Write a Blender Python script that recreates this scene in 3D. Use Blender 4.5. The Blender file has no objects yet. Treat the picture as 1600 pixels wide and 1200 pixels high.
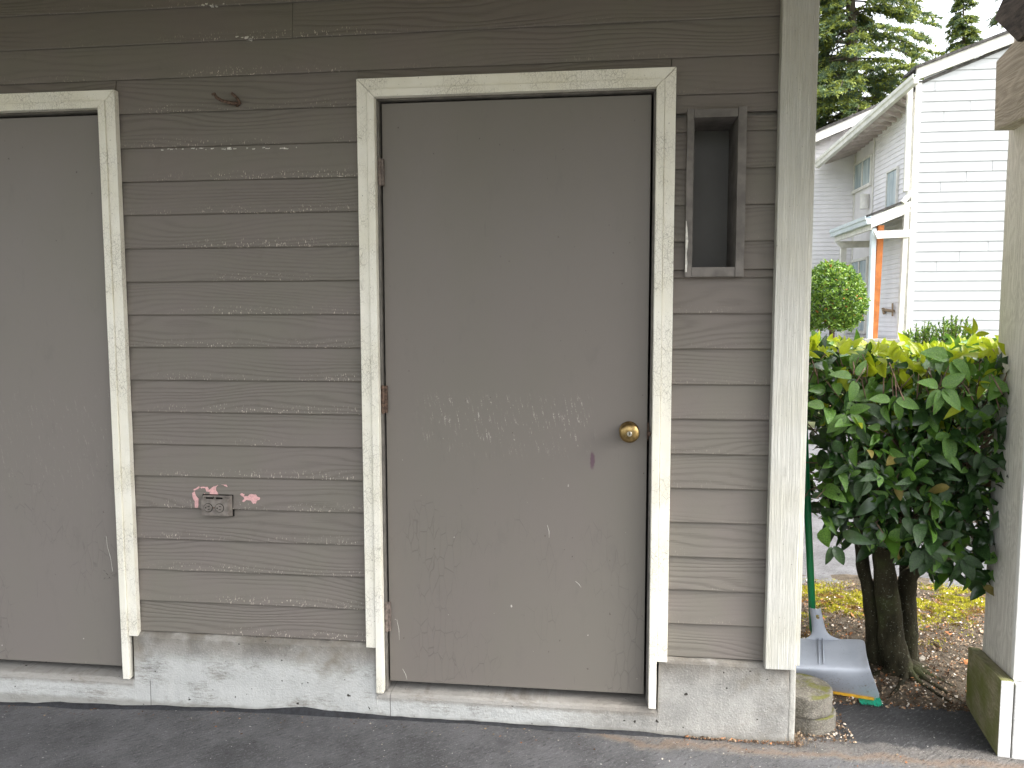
import bpy, bmesh, math, random
from mathutils import Vector, Matrix, noise as mnoise
R = math.radians
random.seed(7)
S = bpy.context.scene
COL = S.collection

# ------------------------------------------------------------ camera
CAMP = (0.761, -2.6405, 1.3076); YAW, PIT, ROL, FPX = -0.1172, -0.0831, -0.0014, 1212.1
_fw = Vector((math.sin(YAW)*math.cos(PIT), math.cos(YAW)*math.cos(PIT), math.sin(PIT)))
_rt = Vector((math.cos(YAW), -math.sin(YAW), 0)); _up = _rt.cross(_fw)
_c, _s = math.cos(ROL), math.sin(ROL)
_r2 = _c*_rt + _s*_up; _u2 = -_s*_rt + _c*_up
cd = bpy.data.cameras.new('camera'); cam = bpy.data.objects.new('camera', cd); COL.objects.link(cam)
cd.sensor_width = 36; cd.lens = 36*FPX/1600; cd.clip_start = 0.02; cd.clip_end = 2000
m3 = Matrix((_r2, _u2, -_fw)).transposed()
cam.matrix_world = Matrix.Translation(CAMP) @ m3.to_4x4()
S.camera = cam

# ------------------------------------------------------------ sky, sun, exposure
w = bpy.data.worlds.new('World'); S.world = w; w.use_nodes = True
wn = w.node_tree; wn.nodes.clear()
wo = wn.nodes.new('ShaderNodeOutputWorld'); wb = wn.nodes.new('ShaderNodeBackground')
sk = wn.nodes.new('ShaderNodeTexSky'); sk.sky_type = 'NISHITA'; sk.sun_disc = False
SUN_EL, SUN_AZ = R(50), R(102)          # azimuth clockwise from +Y
sk.sun_elevation = SUN_EL; sk.sun_rotation = SUN_AZ; sk.air_density = 1.0; sk.dust_density = 6.0; sk.ozone_density = 1.0
hs = wn.nodes.new('ShaderNodeHueSaturation'); hs.inputs['Saturation'].default_value = 0.27
wn.links.new(sk.outputs[0], hs.inputs['Color']); wn.links.new(hs.outputs[0], wb.inputs[0])
wb.inputs[1].default_value = 0.15; wn.links.new(wb.outputs[0], wo.inputs[0])
sl = bpy.data.lights.new('sun', 'SUN'); so = bpy.data.objects.new('sun', sl); COL.objects.link(so)
sl.energy = 0.5; sl.angle = R(60); sl.color = (1.0, 0.965, 0.91)
sd = Vector((math.sin(SUN_AZ)*math.cos(SUN_EL), math.cos(SUN_AZ)*math.cos(SUN_EL), math.sin(SUN_EL)))
so.rotation_euler = sd.to_track_quat('Z', 'Y').to_euler()
S.view_settings.view_transform = 'Standard'; S.view_settings.look = 'None'; S.view_settings.gamma = 1
S.view_settings.use_curve_mapping = False
S.view_settings.exposure = 2.2
S.render.engine = 'CYCLES'
S.cycles.max_bounces = 8; S.cycles.diffuse_bounces = 5; S.cycles.transparent_max_bounces = 8

# ------------------------------------------------------------ helpers
CV = Vector(CAMP)
def B(px, py, ax, v):
    """photo pixel -> world point on the plane ax = v"""
    d = _fw*FPX + (px-800)*_r2 - (py-600)*_u2
    i = 'xyz'.index(ax)
    return CV + d*((v-CV[i])/d[i])
ORG = {}
def tag(o, label=None, cat=None, group=None, kind=None):
    if label: o['label'] = label
    if cat: o['category'] = cat
    if group: o['group'] = group
    if kind: o['kind'] = kind
    return o
def thing(name, loc, label, cat, group=None):
    o = bpy.data.objects.new(name, None); COL.objects.link(o); o.location = loc
    o.empty_display_size = .1; ORG[o.name] = Vector(loc)
    return tag(o, label, cat, group)
def worg(o):
    return ORG.get(o.name, Vector((0, 0, 0)))
def link(name, me, mats, parent=None, smooth=False, origin=None):
    o = bpy.data.objects.new(name, me); COL.objects.link(o)
    if not isinstance(mats, (list, tuple)): mats = [mats]
    if len(me.materials) == 0:
        for m in mats: me.materials.append(m)
    org = Vector(origin) if origin is not None else (worg(parent) if parent else Vector((0, 0, 0)))
    if org.length > 0: me.transform(Matrix.Translation(-org))
    if parent:
        o.parent = parent; o.location = org - worg(parent)
    else:
        o.location = org
    ORG[o.name] = org
    if smooth:
        me.polygons.foreach_set('use_smooth', [True]*len(me.polygons))
    return o
def obj(name, bm, mats, parent=None, smooth=False, origin=None):
    me = bpy.data.meshes.new(name); bm.to_mesh(me); bm.free()
    return link(name, me, mats, parent, smooth, origin)
def raw(name, vs, fs, mats, parent=None, smooth=False, mi=None, origin=None):
    me = bpy.data.meshes.new(name); me.from_pydata(vs, [], fs)
    o = link(name, me, mats, parent, smooth, origin)
    if mi: me.polygons.foreach_set('material_index', mi)
    me.update(); return o
def box(bm, a, b, bev=0.0, rot=None):
    """axis-aligned box between corners a and b"""
    a, b = Vector(a), Vector(b); t = bmesh.new()
    r = bmesh.ops.create_cube(t, size=1.0)
    for v in t.verts:
        v.co = Vector(((a[i]+b[i])/2 + v.co[i]*(b[i]-a[i]) for i in range(3)))
    if bev: bmesh.ops.bevel(t, geom=t.edges[:], offset=bev, segments=2, profile=.6, affect='EDGES')
    if rot: t.transform(rot)
    merge(bm, t)
def merge(bm, t):
    me = bpy.data.meshes.new('tmp'); t.to_mesh(me); t.free(); bm.from_mesh(me); bpy.data.meshes.remove(me)
def prism(bm, pts, ext, bev=0.0):
    """polygon extruded by the vector ext"""
    t = bmesh.new(); n = len(pts); ext = Vector(ext)
    a = [t.verts.new(Vector(p)) for p in pts]; b = [t.verts.new(Vector(p)+ext) for p in pts]
    t.faces.new(a); t.faces.new(b[::-1])
    for i in range(n): t.faces.new((a[i], b[i], b[(i+1) % n], a[(i+1) % n]))
    bmesh.ops.recalc_face_normals(t, faces=t.faces[:])
    if bev: bmesh.ops.bevel(t, geom=t.edges[:], offset=bev, segments=2, profile=.6, affect='EDGES')
    merge(bm, t)
def tube(bm, pts, rad, n=10, cap=True):
    pts = [Vector(p) for p in pts]
    if not isinstance(rad, (list, tuple)): rad = [rad]*len(pts)
    rings = []; up = None
    for i, p in enumerate(pts):
        t = (pts[min(i+1, len(pts)-1)] - pts[max(i-1, 0)]).normalized()
        if up is None: up = t.orthogonal().normalized()
        up = (up - t*up.dot(t)).normalized(); s = t.cross(up)
        rings.append([bm.verts.new(p + (up*math.cos(2*math.pi*k/n) + s*math.sin(2*math.pi*k/n))*rad[i]) for k in range(n)])
    for a, b in zip(rings, rings[1:]):
        for k in range(n): bm.faces.new((a[k], a[(k+1) % n], b[(k+1) % n], b[k]))
    if cap: bm.faces.new(rings[0][::-1]); bm.faces.new(rings[-1])
def lathe(bm, prof, c, axis='Z', n=32):
    """prof = list of (radius, height)"""
    rings = []
    for r, h in prof:
        ring = []
        for k in range(n):
            a = 2*math.pi*k/n; x, y, z = r*math.cos(a), r*math.sin(a), h
            if axis == '-Y': x, y, z = x, -h, y
            ring.append(bm.verts.new(Vector(c)+Vector((x, y, z))))
        rings.append(ring)
    for a, b in zip(rings, rings[1:]):
        for k in range(n): bm.faces.new((a[k], a[(k+1) % n], b[(k+1) % n], b[k]))
    bm.faces.new(rings[0][::-1]); bm.faces.new(rings[-1])
    bmesh.ops.recalc_face_normals(bm, faces=bm.faces[:])
def roughen(bm, amp, scale=20, seed=0):
    for v in bm.verts:
        v.co += mnoise.noise_vector(v.co*scale + Vector((seed, seed*2, 0)))*amp
def subd(bm, maxlen):
    for _ in range(7):
        es = [e for e in bm.edges if e.calc_length() > maxlen]
        if not es: break
        bmesh.ops.subdivide_edges(bm, edges=es, cuts=1, use_grid_fill=True)

# ------------------------------------------------------------ materials
class Mat:
    def __init__(s, name, rough=.6, spec=.3):
        s.m = bpy.data.materials.new(name); s.m.use_nodes = True; s.t = s.m.node_tree
        s.p = s.t.nodes['Principled BSDF']; s.p.inputs['Roughness'].default_value = rough
        s.p.inputs['Specular IOR Level'].default_value = spec
        s.tc = s.t.nodes.new('ShaderNodeTexCoord').outputs['Object']
        s.oi = s.t.nodes.new('ShaderNodeObjectInfo').outputs['Random']
    def set(s, inp, v):
        if hasattr(v, 'is_output') or isinstance(v, bpy.types.NodeSocket): s.t.links.new(v, inp)
        else:
            if isinstance(v, tuple) and len(v) == 3 and inp.type == 'RGBA': v = (*v, 1)
            inp.default_value = v
    def math(s, op, a, b=0.0, c=0.0, clamp=False):
        n = s.t.nodes.new('ShaderNodeMath'); n.operation = op; n.use_clamp = clamp
        s.set(n.inputs[0], a); s.set(n.inputs[1], b); s.set(n.inputs[2], c); return n.outputs[0]
    def map(s, scale=(1, 1, 1), loc=(0, 0, 0), rot=(0, 0, 0), vec=None):
        n = s.t.nodes.new('ShaderNodeMapping'); s.t.links.new(vec or s.tc, n.inputs[0])
        n.inputs['Scale'].default_value = scale; n.inputs['Rotation'].default_value = rot
        s.set(n.inputs['Location'], loc) if not isinstance(loc, tuple) else setattr(n.inputs['Location'], 'default_value', loc)
        return n.outputs[0]
    def xyz(s, vec=None):
        n = s.t.nodes.new('ShaderNodeSeparateXYZ'); s.t.links.new(vec or s.tc, n.inputs[0]); return n.outputs
    def comb(s, x, y, z):
        n = s.t.nodes.new('ShaderNodeCombineXYZ')
        for i, v in enumerate((x, y, z)): s.set(n.inputs[i], v)
        return n.outputs[0]
    def noise(s, scale, vec=None, detail=3, rough=.55, dist=0.0):
        n = s.t.nodes.new('ShaderNodeTexNoise'); s.t.links.new(vec or s.tc, n.inputs['Vector'])
        n.inputs['Scale'].default_value = scale; n.inputs['Detail'].default_value = detail
        n.inputs['Roughness'].default_value = rough; n.inputs['Distortion'].default_value = dist; return n.outputs[0]
    def voro(s, scale, vec=None, feat='DISTANCE_TO_EDGE', rnd=1.0):
        n = s.t.nodes.new('ShaderNodeTexVoronoi'); n.feature = feat; s.t.links.new(vec or s.tc, n.inputs['Vector'])
        n.inputs['Scale'].default_value = scale; n.inputs['Randomness'].default_value = rnd; return n.outputs['Distance']
    def ss(s, v, a, b, inv=False):
        n = s.t.nodes.new('ShaderNodeMapRange'); n.interpolation_type = 'SMOOTHSTEP'; s.set(n.inputs[0], v)
        n.inputs[1].default_value = a; n.inputs[2].default_value = b
        n.inputs[3].default_value = 1.0 if inv else 0.0; n.inputs[4].default_value = 0.0 if inv else 1.0
        return n.outputs[0]
    def mul(s, *v):
        r = v[0]
        for x in v[1:]: r = s.math('MULTIPLY', r, x)
        return r
    def mix(s, f, a, b):
        n = s.t.nodes.new('ShaderNodeMix'); n.data_type = 'RGBA'; s.set(n.inputs[0], f)
        s.set(n.inputs[6], a); s.set(n.inputs[7], b); return n.outputs[2]
    def bump(s, h, dist=.001, strength=1.0, normal=None):
        n = s.t.nodes.new('ShaderNodeBump'); s.t.links.new(h, n.inputs['Height'])
        n.inputs['Distance'].default_value = dist; n.inputs['Strength'].default_value = strength
        if normal: s.t.links.new(normal, n.inputs['Normal'])
        return n.outputs[0]
    def out(s, color=None, rough=None, normal=None):
        if color is not None: s.set(s.p.inputs['Base Color'], color)
        if rough is not None: s.set(s.p.inputs['Roughness'], rough)
        if normal is not None: s.set(s.p.inputs['Normal'], normal)
        return s.m
def simple(name, col, rough=.6, spec=.3, metal=0.0, var=.12, nscale=30, bump=.0004):
    m = Mat(name, rough, spec); m.p.inputs['Metallic'].default_value = metal
    n = m.noise(nscale, detail=4)
    dark = tuple(c*(1-var*1.6) for c in col); lite = tuple(min(1, c*(1+var)) for c in col)
    c = m.mix(m.ss(n, .3, .7), dark, lite)
    return m.out(c, None, m.bump(m.noise(nscale*6, detail=3), bump))

Z0, LAP = 0.1515, 0.1175
TAUPE = (0.194, 0.173, 0.152)
def mat_siding(name, base, chips=True, lap=LAP, z0=Z0, grain=1.0, axis='x'):
    m = Mat(name, .62, .28)
    x, y, z = m.xyz()
    if axis == 'y': x = y
    ro = m.math('MULTIPLY', m.oi, 37.0)
    v = m.comb(m.math('MULTIPLY', m.math('ADD', x, ro), 1.5), ro, m.math('MULTIPLY', z, 8.0))
    low = m.noise(1.0, v, detail=1.2, rough=.4)
    ph = m.math('ADD', m.math('MULTIPLY', z, 330.0), m.math('MULTIPLY', low, 60.0))
    fine = m.noise(1.0, m.comb(m.math('MULTIPLY', x, 14), ro, m.math('MULTIPLY', z, 240)), detail=3)
    ph = m.math('ADD', ph, m.math('MULTIPLY', fine, 3.0))
    g = m.math('MULTIPLY_ADD', m.math('SINE', ph), .5, .5)
    g = m.math('POWER', g, 2.2)
    amp = m.ss(m.noise(1.0, m.comb(m.math('MULTIPLY', x, 1.1), m.math('ADD', ro, 3.1), m.math('MULTIPLY', z, 7)), detail=2), .34, .62)
    amp = m.math('MULTIPLY_ADD', amp, .85, .12)
    gg = m.mul(g, amp)
    col = m.mix(m.ss(m.noise(3.2, detail=3), .35, .65), tuple(c*k for c, k in zip(base, (1.0, .985, 1.0))), tuple(c*k for c, k in zip(base, (.97, 1.0, .955))))
    col = m.mix(m.math('MULTIPLY', m.oi, .22), col, tuple(c*.82 for c in base))
    col = m.mix(m.mul(gg, .30*grain), col, tuple(c*.45 for c in base))
    dirt = m.ss(m.noise(14, detail=6, rough=.7), .55, .8)
    col = m.mix(m.mul(dirt, .25), col, (.10, .085, .065))
    if chips:
        fr = m.math('FRACT', m.math('DIVIDE', m.math('SUBTRACT', z, z0), lap))
        low_edge = m.ss(fr, .02, .34, inv=True)
        edge = m.ss(fr, .0, .07, inv=True)
        big = m.ss(m.noise(2.6, m.map((1, 1, 2.2), (3.7, 0, 1.3)), detail=3), .38, .62)
        xm = m.math('MULTIPLY', m.ss(x, -.93, -.75), m.ss(x, -.12, .08, inv=True))
        xm = m.math('MAXIMUM', xm, .16)
        sp = m.ss(m.noise(1.0, m.comb(m.math('MULTIPLY', x, 260), ro, m.math('MULTIPLY', z, 95)), detail=2), .635, .68)
        fl = m.ss(m.noise(1.0, m.comb(m.math('MULTIPLY', x, 60), 4.0, m.math('MULTIPLY', z, 170)), detail=3), .60, .66)
        row = m.ss(m.noise(1.0, m.comb(m.math('MULTIPLY', x, 1.6), 9.0, m.math('FLOOR', m.math('DIVIDE', m.math('SUBTRACT', z, z0), lap))), detail=2), .50, .62)
        cm = m.mul(m.math('ADD', m.mul(sp, low_edge), m.mul(fl, edge, row)), big, xm)
        cm = m.math('MINIMUM', m.math('MULTIPLY', cm, 1.7), .85)
        col = m.mix(cm, col, (.62, .55, .47))
    h = m.math('MULTIPLY_ADD', gg, -1.0, 1.0)
    h = m.math('ADD', h, m.math('MULTIPLY', m.noise(160, detail=3), .25))
    return m.out(col, None, m.bump(h, .0011*grain, .9))
def mat_trim(name, base, crackle=1.0, grain=0.0):
    m = Mat(name, .5, .35)
    x, y, z = m.xyz()
    wv = m.comb(m.math('ADD', x, m.math('MULTIPLY', m.noise(25, detail=2), .01)), y, m.math('MULTIPLY', z, .62))
    e1 = m.voro(130, wv); e2 = m.voro(60, m.comb(x, y, m.math('MULTIPLY', z, .5)))
    ck = m.math('MAXIMUM', m.ss(e1, .012, .045, inv=True), m.ss(e2, .008, .03, inv=True))
    reg = m.ss(m.noise(7, detail=3), .38, .62)
    ck = m.mul(ck, reg, .5*crackle)
    col = m.mix(m.ss(m.noise(5, detail=4), .35, .7), base, tuple(c*k for c, k in zip(base, (.93, .92, .87))))
    col = m.mix(ck, col, (.24, .21, .15))
    dr = m.ss(m.noise(22, m.map((1, 1, .35)), detail=6, rough=.75), .62, .74)
    col = m.mix(m.mul(dr, .28), col, (.33, .28, .2))
    sp = m.ss(m.noise(150, detail=2), .72, .75)
    col = m.mix(m.mul(sp, .7), col, (.12, .1, .08))
    h = m.math('MULTIPLY', ck, -1.0)
    if grain:
        gl = m.noise(1.0, m.comb(m.math('MULTIPLY', x, 430), m.math('MULTIPLY', y, 430), m.math('MULTIPLY', z, 4.2)), detail=3)
        gm = m.ss(gl, .40, .62)
        col = m.mix(m.mul(m.math('SUBTRACT', 1.0, gm),   .30*grain), col, tuple(c*.55 for c in base))
        h = m.math('ADD', h, m.math('MULTIPLY', gm, 1.4))
    return m.out(col, None, m.bump(h, .0009))
def mat_door(name, base, seed=0.0):
    m = Mat(name, .5, .4)
    x, y, z = m.xyz()
    blotch = m.ss(m.noise(2.0, m.map((1, 1, .6), (seed, 0, 0)), detail=4), .35, .65)
    col = m.mix(blotch, tuple(c*k for c, k in zip(base, (1.0, .985, .995))), tuple(c*k for c, k in zip(base, (.975, .985, .955))))
    # rows of pale scuffs at hip height
    band = m.mul(m.ss(z, .80, .92), m.ss(z, 1.02, 1.07, inv=True), m.ss(x, .08+seed*0, .2), m.ss(x, .66, .76, inv=True)) if seed == 0 else m.mul(m.ss(z, .55, .75), m.ss(z, 1.0, 1.1, inv=True), .3)
    st = m.noise(1.0, m.comb(m.math('ADD', m.math('MULTIPLY', x, 120), m.math('MULTIPLY', z, 22)), seed, m.math('MULTIPLY', z, 17)), detail=3, rough=.7)
    st = m.mul(m.ss(st, .56, .66), m.ss(m.noise(170, detail=2), .42, .6), band)
    col = m.mix(m.mul(st, .55), col, (.58, .545, .49))
    sc = m.ss(m.noise(1.0, m.comb(m.math('MULTIPLY', x, 150), seed+5, m.math('MULTIPLY', z, 9)), detail=2), .715, .75)
    col = m.mix(m.mul(sc, m.ss(z, .9, .3, inv=False) if False else .35), col, (.09, .08, .07))
    dots = m.mul(m.ss(m.noise(75, m.map((1, 1, .6), (seed, 3, 0)), detail=1), .80, .815), .8)
    col = m.mix(dots, col, (.07, .06, .05))
    dp = m.mul(m.ss(m.noise(60, m.map((1, 1, .7), (seed+2, 3, 0)), detail=1), .80, .815), m.ss(z, .3, 1.2, inv=True))
    col = m.mix(m.mul(dp, .8), col, (.6, .57, .52))
    smear = m.ss(m.noise(6, m.map((2, 1, .8), (seed, 1, 0)), detail=5, rough=.7), .55, .75)
    col = m.mix(m.mul(smear, .16), col, (.1, .09, .085))
    if seed == 0:   # purple scuff under the knob
        dx = m.math('DIVIDE', m.math('SUBTRACT', x, .727), .010); dz = m.math('DIVIDE', m.math('SUBTRACT', z, .824), .036)
        d = m.math('ADD', m.math('POWER', dx, 2.0), m.math('POWER', dz, 2.0))
        d = m.math('ADD', d, m.math('MULTIPLY', m.noise(90), .9))
        col = m.mix(m.mul(m.ss(d, .7, 1.5, inv=True), .75), col, (.10, .045, .075))
    # cracked paint low on the latch side
    cr = m.ss(m.voro(1.0, m.comb(m.math('MULTIPLY', x, 42), m.noise(8), m.math('MULTIPLY', z, 11))), .0, .035, inv=True)
    reg = m.mul(m.ss(m.noise(4.5, m.map((1, 1, .7), (1.7+seed, 0, 0)), detail=3), .5, .62), m.ss(z, .55, .95, inv=True))
    h = m.math('ADD', m.mul(cr, reg), m.math('MULTIPLY', m.noise(1.0, m.comb(m.math('MULTIPLY', x, 330), 0.0, m.math('MULTIPLY', z, 22)), detail=3), .28))
    h = m.math('ADD', h, m.math('MULTIPLY', m.noise(9, detail=2), .8))
    col = m.mix(m.mul(cr, reg, .35), col, (.08, .07, .065))
    return m.out(col, m.math('MULTIPLY_ADD', blotch, .1, .42), m.bump(h, .0007, .8))
def mat_concrete(name, wash=1.0, base=(.30, .29, .265), bands=True):
    m = Mat(name, .9, .15)
    x, y, z = m.xyz()
    n1 = m.noise(9, detail=8, rough=.65)
    col = m.mix(m.ss(n1, .3, .7), tuple(c*.72 for c in base), tuple(c*1.15 for c in base))
    agg = m.noise(140, detail=3, rough=.7)
    col = m.mix(m.mul(m.ss(agg, .55, .72), .45), col, (.5, .48, .43))
    col = m.mix(m.mul(m.ss(agg, .42, .3), .35), col, (.09, .08, .065))
    if bands:
        st = m.noise(1.0, m.comb(m.math('MULTIPLY', x, 34), y, m.math('MULTIPLY', z, 150)), detail=6, rough=.78)
        pt = m.noise(5.0, m.map((1, 1, 1.9), (2.2, 0, .4)), detail=8, rough=.68)
        lz = m.mul(m.ss(z, .035, .10, inv=True))
        rt = m.math('MULTIPLY_ADD', m.ss(x, .55, .80, inv=True), .75, .25)
        ws = m.mul(m.ss(m.math('ADD', m.math('MULTIPLY', st, .55), m.math('MULTIPLY', pt, .6)), .42, .60), lz, rt, wash)
        col = m.mix(m.mul(ws, .70), col, (.58, .595, .58))
        ledge = m.mul(m.ss(z, .085, .14), m.ss(m.noise(12, detail=5), .25, .6))
        col = m.mix(m.mul(ledge, .6), col, (.13, .11, .085))
        brn = m.mul(m.ss(m.noise(5, m.map((1, 1, 1), (5.5, 0, 0)), detail=4), .52, .68), m.ss(z, -.05, .09))
        col = m.mix(m.mul(brn, .75), col, (.19, .165, .125))
        # damp dirt at door corners and just under the doors
        dm = m.math('MAXIMUM', m.mul(m.ss(x, -.05, -.03), m.ss(x, .95, .97, inv=True)), m.ss(x, -.98, -.96, inv=True))
        dz = m.mul(m.ss(m.math('ADD', z, m.math('MULTIPLY', m.noise(30, detail=4), .02)), -.056, -.038), dm)
        col = m.mix(m.mul(dz, .55), col, (.19, .165, .135))
        low = m.mul(m.ss(m.math('ADD', z, m.math('MULTIPLY', m.noise(18, detail=5), .03)), -.085, -.105), .55)
        col = m.mix(low, col, (.20, .19, .16))
        hole = m.ss(m.noise(55, detail=1), .76, .78)
        col = m.mix(hole, col, (.05, .045, .04))
        jl = m.mul(m.math('MAXIMUM', m.math('MAXIMUM', m.ss(m.math('ABSOLUTE', m.math('SUBTRACT', x, .012)), .0012, .0022, inv=True),
                   m.ss(m.math('ABSOLUTE', m.math('SUBTRACT', x, -.905)), .0012, .0022, inv=True)), 0.0), m.ss(z, -.02, -.04), .7)
        col = m.mix(jl, col, (.08, .075, .07))
    h = m.math('ADD', m.math('MULTIPLY', agg, .9), m.math('MULTIPLY', n1, 1.2))
    return m.out(col, None, m.bump(h, .0035, .8))
def mat_asphalt(name, dark=(.128, .128, .132), seal=True):
    m = Mat(name, .78, .35)
    x, y, z = m.xyz()
    n = m.noise(4, detail=7, rough=.6); ag = m.noise(190, detail=3, rough=.75); ag2 = m.voro(260, feat='F1')
    col = m.mix(m.ss(n, .3, .7), tuple(c*.75 for c in dark), tuple(c*1.5 for c in dark))
    col = m.mix(m.mul(m.ss(ag, .54, .74), .6), col, tuple(min(1, c*3.2) for c in dark))
    if seal:
        wob = m.math('MULTIPLY', m.math('SUBTRACT', m.noise(7, detail=5, rough=.65), .5), .16)
        yy = m.math('ADD', y, wob)
        # bare strip between the sealed lot and the wall, growing to the right
        lim = m.math('MULTIPLY_ADD', m.ss(x, .35, 1.0), .15, -.03)      # 0..-.12
        bare = m.mul(m.ss(m.math('ADD', yy, lim), -.015, .0), m.ss(x, .42, .66))
        bare = m.math('SUBTRACT', 1.0, m.ss(m.math('ADD', yy, lim), -.012, .012, inv=True)) if False else m.mul(m.ss(m.math('ADD', yy, lim), -.012, .012), m.ss(x, .40, .62))
        old = m.mix(m.ss(m.noise(11, detail=6, rough=.7), .3, .7), (.15, .145, .14), (.25, .235, .215))
        old = m.mix(m.mul(m.ss(ag, .52, .7), .55), old, (.50, .47, .43))
        rust = m.mul(m.ss(m.math('ABSOLUTE', m.math('ADD', m.math('ADD', yy, lim), -.035)), .0, .03, inv=True), .5)
        old = m.mix(rust, old, (.34, .23, .15))
        bare2 = m.mul(m.ss(m.math('ADD', x, wob), 1.70, 1.80), m.ss(yy, -.02, .02, inv=True))
        darkpatch = m.mul(m.ss(m.math('ADD', yy, 0.0), -.01, .02), m.ss(m.math('ADD', x, wob), 1.52, 1.62))
        bb = m.mul(m.math('MAXIMUM', bare, m.mul(bare2, .9)), m.math('SUBTRACT', 1.0, darkpatch))
        col = m.mix(bb, col, old)
        pw = m.mul(darkpatch, m.ss(m.noise(9, detail=6, rough=.7), .55, .72), .35)
        col = m.mix(pw, col, (.45, .46, .49))
        dk = m.mul(darkpatch, .68); col = m.mix(dk, col, (.028, .029, .031))
        st = m.ss(m.noise(5.5, m.map((1, 1, 1), (9, 2, 0)), detail=3), .66, .74)
        col = m.mix(m.mul(st, .35), col, (.055, .045, .03))
    spk = m.ss(m.noise(110, detail=0), .845, .86)
    col = m.mix(spk, col, (.6, .58, .55))
    strk = m.noise(1.0, m.map((34, 105, 1), vec=m.map(rot=(0, 0, R(-42)))), detail=5, rough=.78)
    col = m.mix(m.mul(m.ss(strk, .54, .66), .45), col, tuple(c*2.3 for c in dark)); col = m.mix(m.mul(m.ss(strk, .46, .34), .7), col, tuple(c*.35 for c in dark))
    h = m.math('ADD', m.math('MULTIPLY', strk, 2.2), m.math('ADD', m.math('MULTIPLY', ag, 1.1), m.math('MULTIPLY', ag2, .6)))
    return m.out(col, None, m.bump(h, .012, 1.0))
def mat_leaf(name, c1, c2, rough=.28, transl=.35, spec=.5):
    m = Mat(name, rough, spec)
    n = m.noise(22, detail=3)
    col = m.mix(m.ss(n, .35, .65), c1, c2)
    col = m.mix(m.mul(m.ss(m.noise(160, detail=2), .66, .72), .35), col, tuple(min(1, c*1.9+.03) for c in c2))
    m.out(col, None, m.bump(m.noise(110, detail=4), .0022, .7))
    tr = m.t.nodes.new('ShaderNodeBsdfTranslucent'); m.t.links.new(m.mix(.5, col, tuple(min(1, c*1.3) for c in c2)), tr.inputs[0])
    ms = m.t.nodes.new('ShaderNodeMixShader'); ms.inputs[0].default_value = transl
    m.t.links.new(m.p.outputs[0], ms.inputs[1]); m.t.links.new(tr.outputs[0], ms.inputs[2])
    m.t.links.new(ms.outputs[0], m.t.nodes['Material Output'].inputs[0]); return m.m
def mat_bark(name, a, b, spots=.3, scale=18):
    m = Mat(name, .9, .15)
    n = m.noise(scale, m.map((1, 1, .35)), detail=6, rough=.7)
    col = m.mix(m.ss(n, .3, .7), a, b)
    col = m.mix(m.mul(m.ss(m.noise(130, detail=3), .62, .68), spots), col, (.30, .32, .24))
    col = m.mix(m.mul(m.ss(m.noise(7, detail=4), .5, .7), .5), col, (.07, .085, .03))
    return m.out(col, None, m.bump(n, .01))
def mat_rough_wood(name, a, b, sc=(3, 120, 120), amp=.0035, moss=False):
    m = Mat(name, .85, .15)
    x, y, z = m.xyz()
    low = m.noise(2.2, m.map(tuple(1.0 if s < 10 else 2.6 for s in sc)), detail=2)
    g = m.noise(1.0, m.map(sc, loc=(0, 0, 0)), detail=4, rough=.65, dist=.6)
    rings = m.math('MULTIPLY_ADD', m.math('SINE', m.math('ADD', m.math('MULTIPLY', low, 150.0), m.math('MULTIPLY', g, 9.0))), .5, .5)
    f_ = m.noise(260, detail=3, rough=.7)
    gg = m.math('ADD', m.math('ADD', m.math('MULTIPLY', g, .55), m.math('MULTIPLY', rings, .09)), m.math('MULTIPLY', f_, .30))
    col = m.mix(m.ss(gg, .30, .68), a, b)
    if moss:
        mm = m.mul(m.ss(m.noise(6, detail=5), .30, .62), m.ss(z, -.13, .03))
        col = m.mix(m.mul(mm, .85), col, (.13, .155, .03))
        col = m.mix(m.mul(m.ss(z, -.04, -.12), .5), col, (.09, .075, .05))
    return m.out(col, None, m.bump(gg, amp))

M = {}
M['siding'] = mat_siding('taupe siding paint', TAUPE)
M['siding_side'] = mat_siding('taupe side siding paint', TAUPE, chips=False, axis='y')
M['door'] = mat_door('taupe door paint', (.184, .166, .146))
M['door_b'] = mat_door('taupe door paint scuffed', (.200, .182, .163), seed=4.0)
M['jamb'] = simple('jamb paint', (.17, .158, .142), .55, var=.15)
M['niche'] = simple('niche paint', (.165, .15, .136), .55, var=.2, nscale=18)
M['niche_in'] = simple('niche lining', (.15, .147, .14), .7, var=.04, nscale=8)
M['trim'] = mat_trim('cracked cream trim', (.86, .835, .74))
M['corner'] = mat_trim('grained cream corner board', (.64, .635, .58), crackle=.25, grain=1.0)
M['conc'] = mat_concrete('painted foundation concrete')
M['conc_rough'] = mat_concrete('raw concrete', bands=False, base=(.44, .43, .39))
M['asphalt'] = mat_asphalt('sealed asphalt')
M['road'] = mat_asphalt('old grey asphalt', (.15, .15, .155), seal=False)
M['tar'] = simple('tar sealant', (.022, .023, .027), .55, .4, var=.3, nscale=60, bump=.003)
M['brass'] = simple('aged brass', (.33, .23, .095), .36, .5, 1.0, .25, 60, .0002)
M['steel'] = simple('key cylinder metal', (.52, .49, .42), .35, .5, 1.0, .2, 80, .0001)
M['rust'] = simple('rusty painted metal', (.13, .085, .062), .6, .3, .2, .4, 120, .0008)
M['hinge'] = simple('painted hinge', (.19, .155, .135), .5, .3, .1, .3, 90, .0006)
M['black'] = simple('dark slot and shadow', (.012, .011, .010), .8, .1, var=.1)
M['outlet'] = simple('outlet cover paint', (.20, .178, .157), .5, .3, var=.18, nscale=50)
M['pink'] = simple('bare pink primer', (.68, .40, .39), .7, .2, var=.1, nscale=120, bump=.0006)
M['chip'] = simple('bare white chip', (.68, .66, .60), .7, .2, var=.15, nscale=90)
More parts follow.
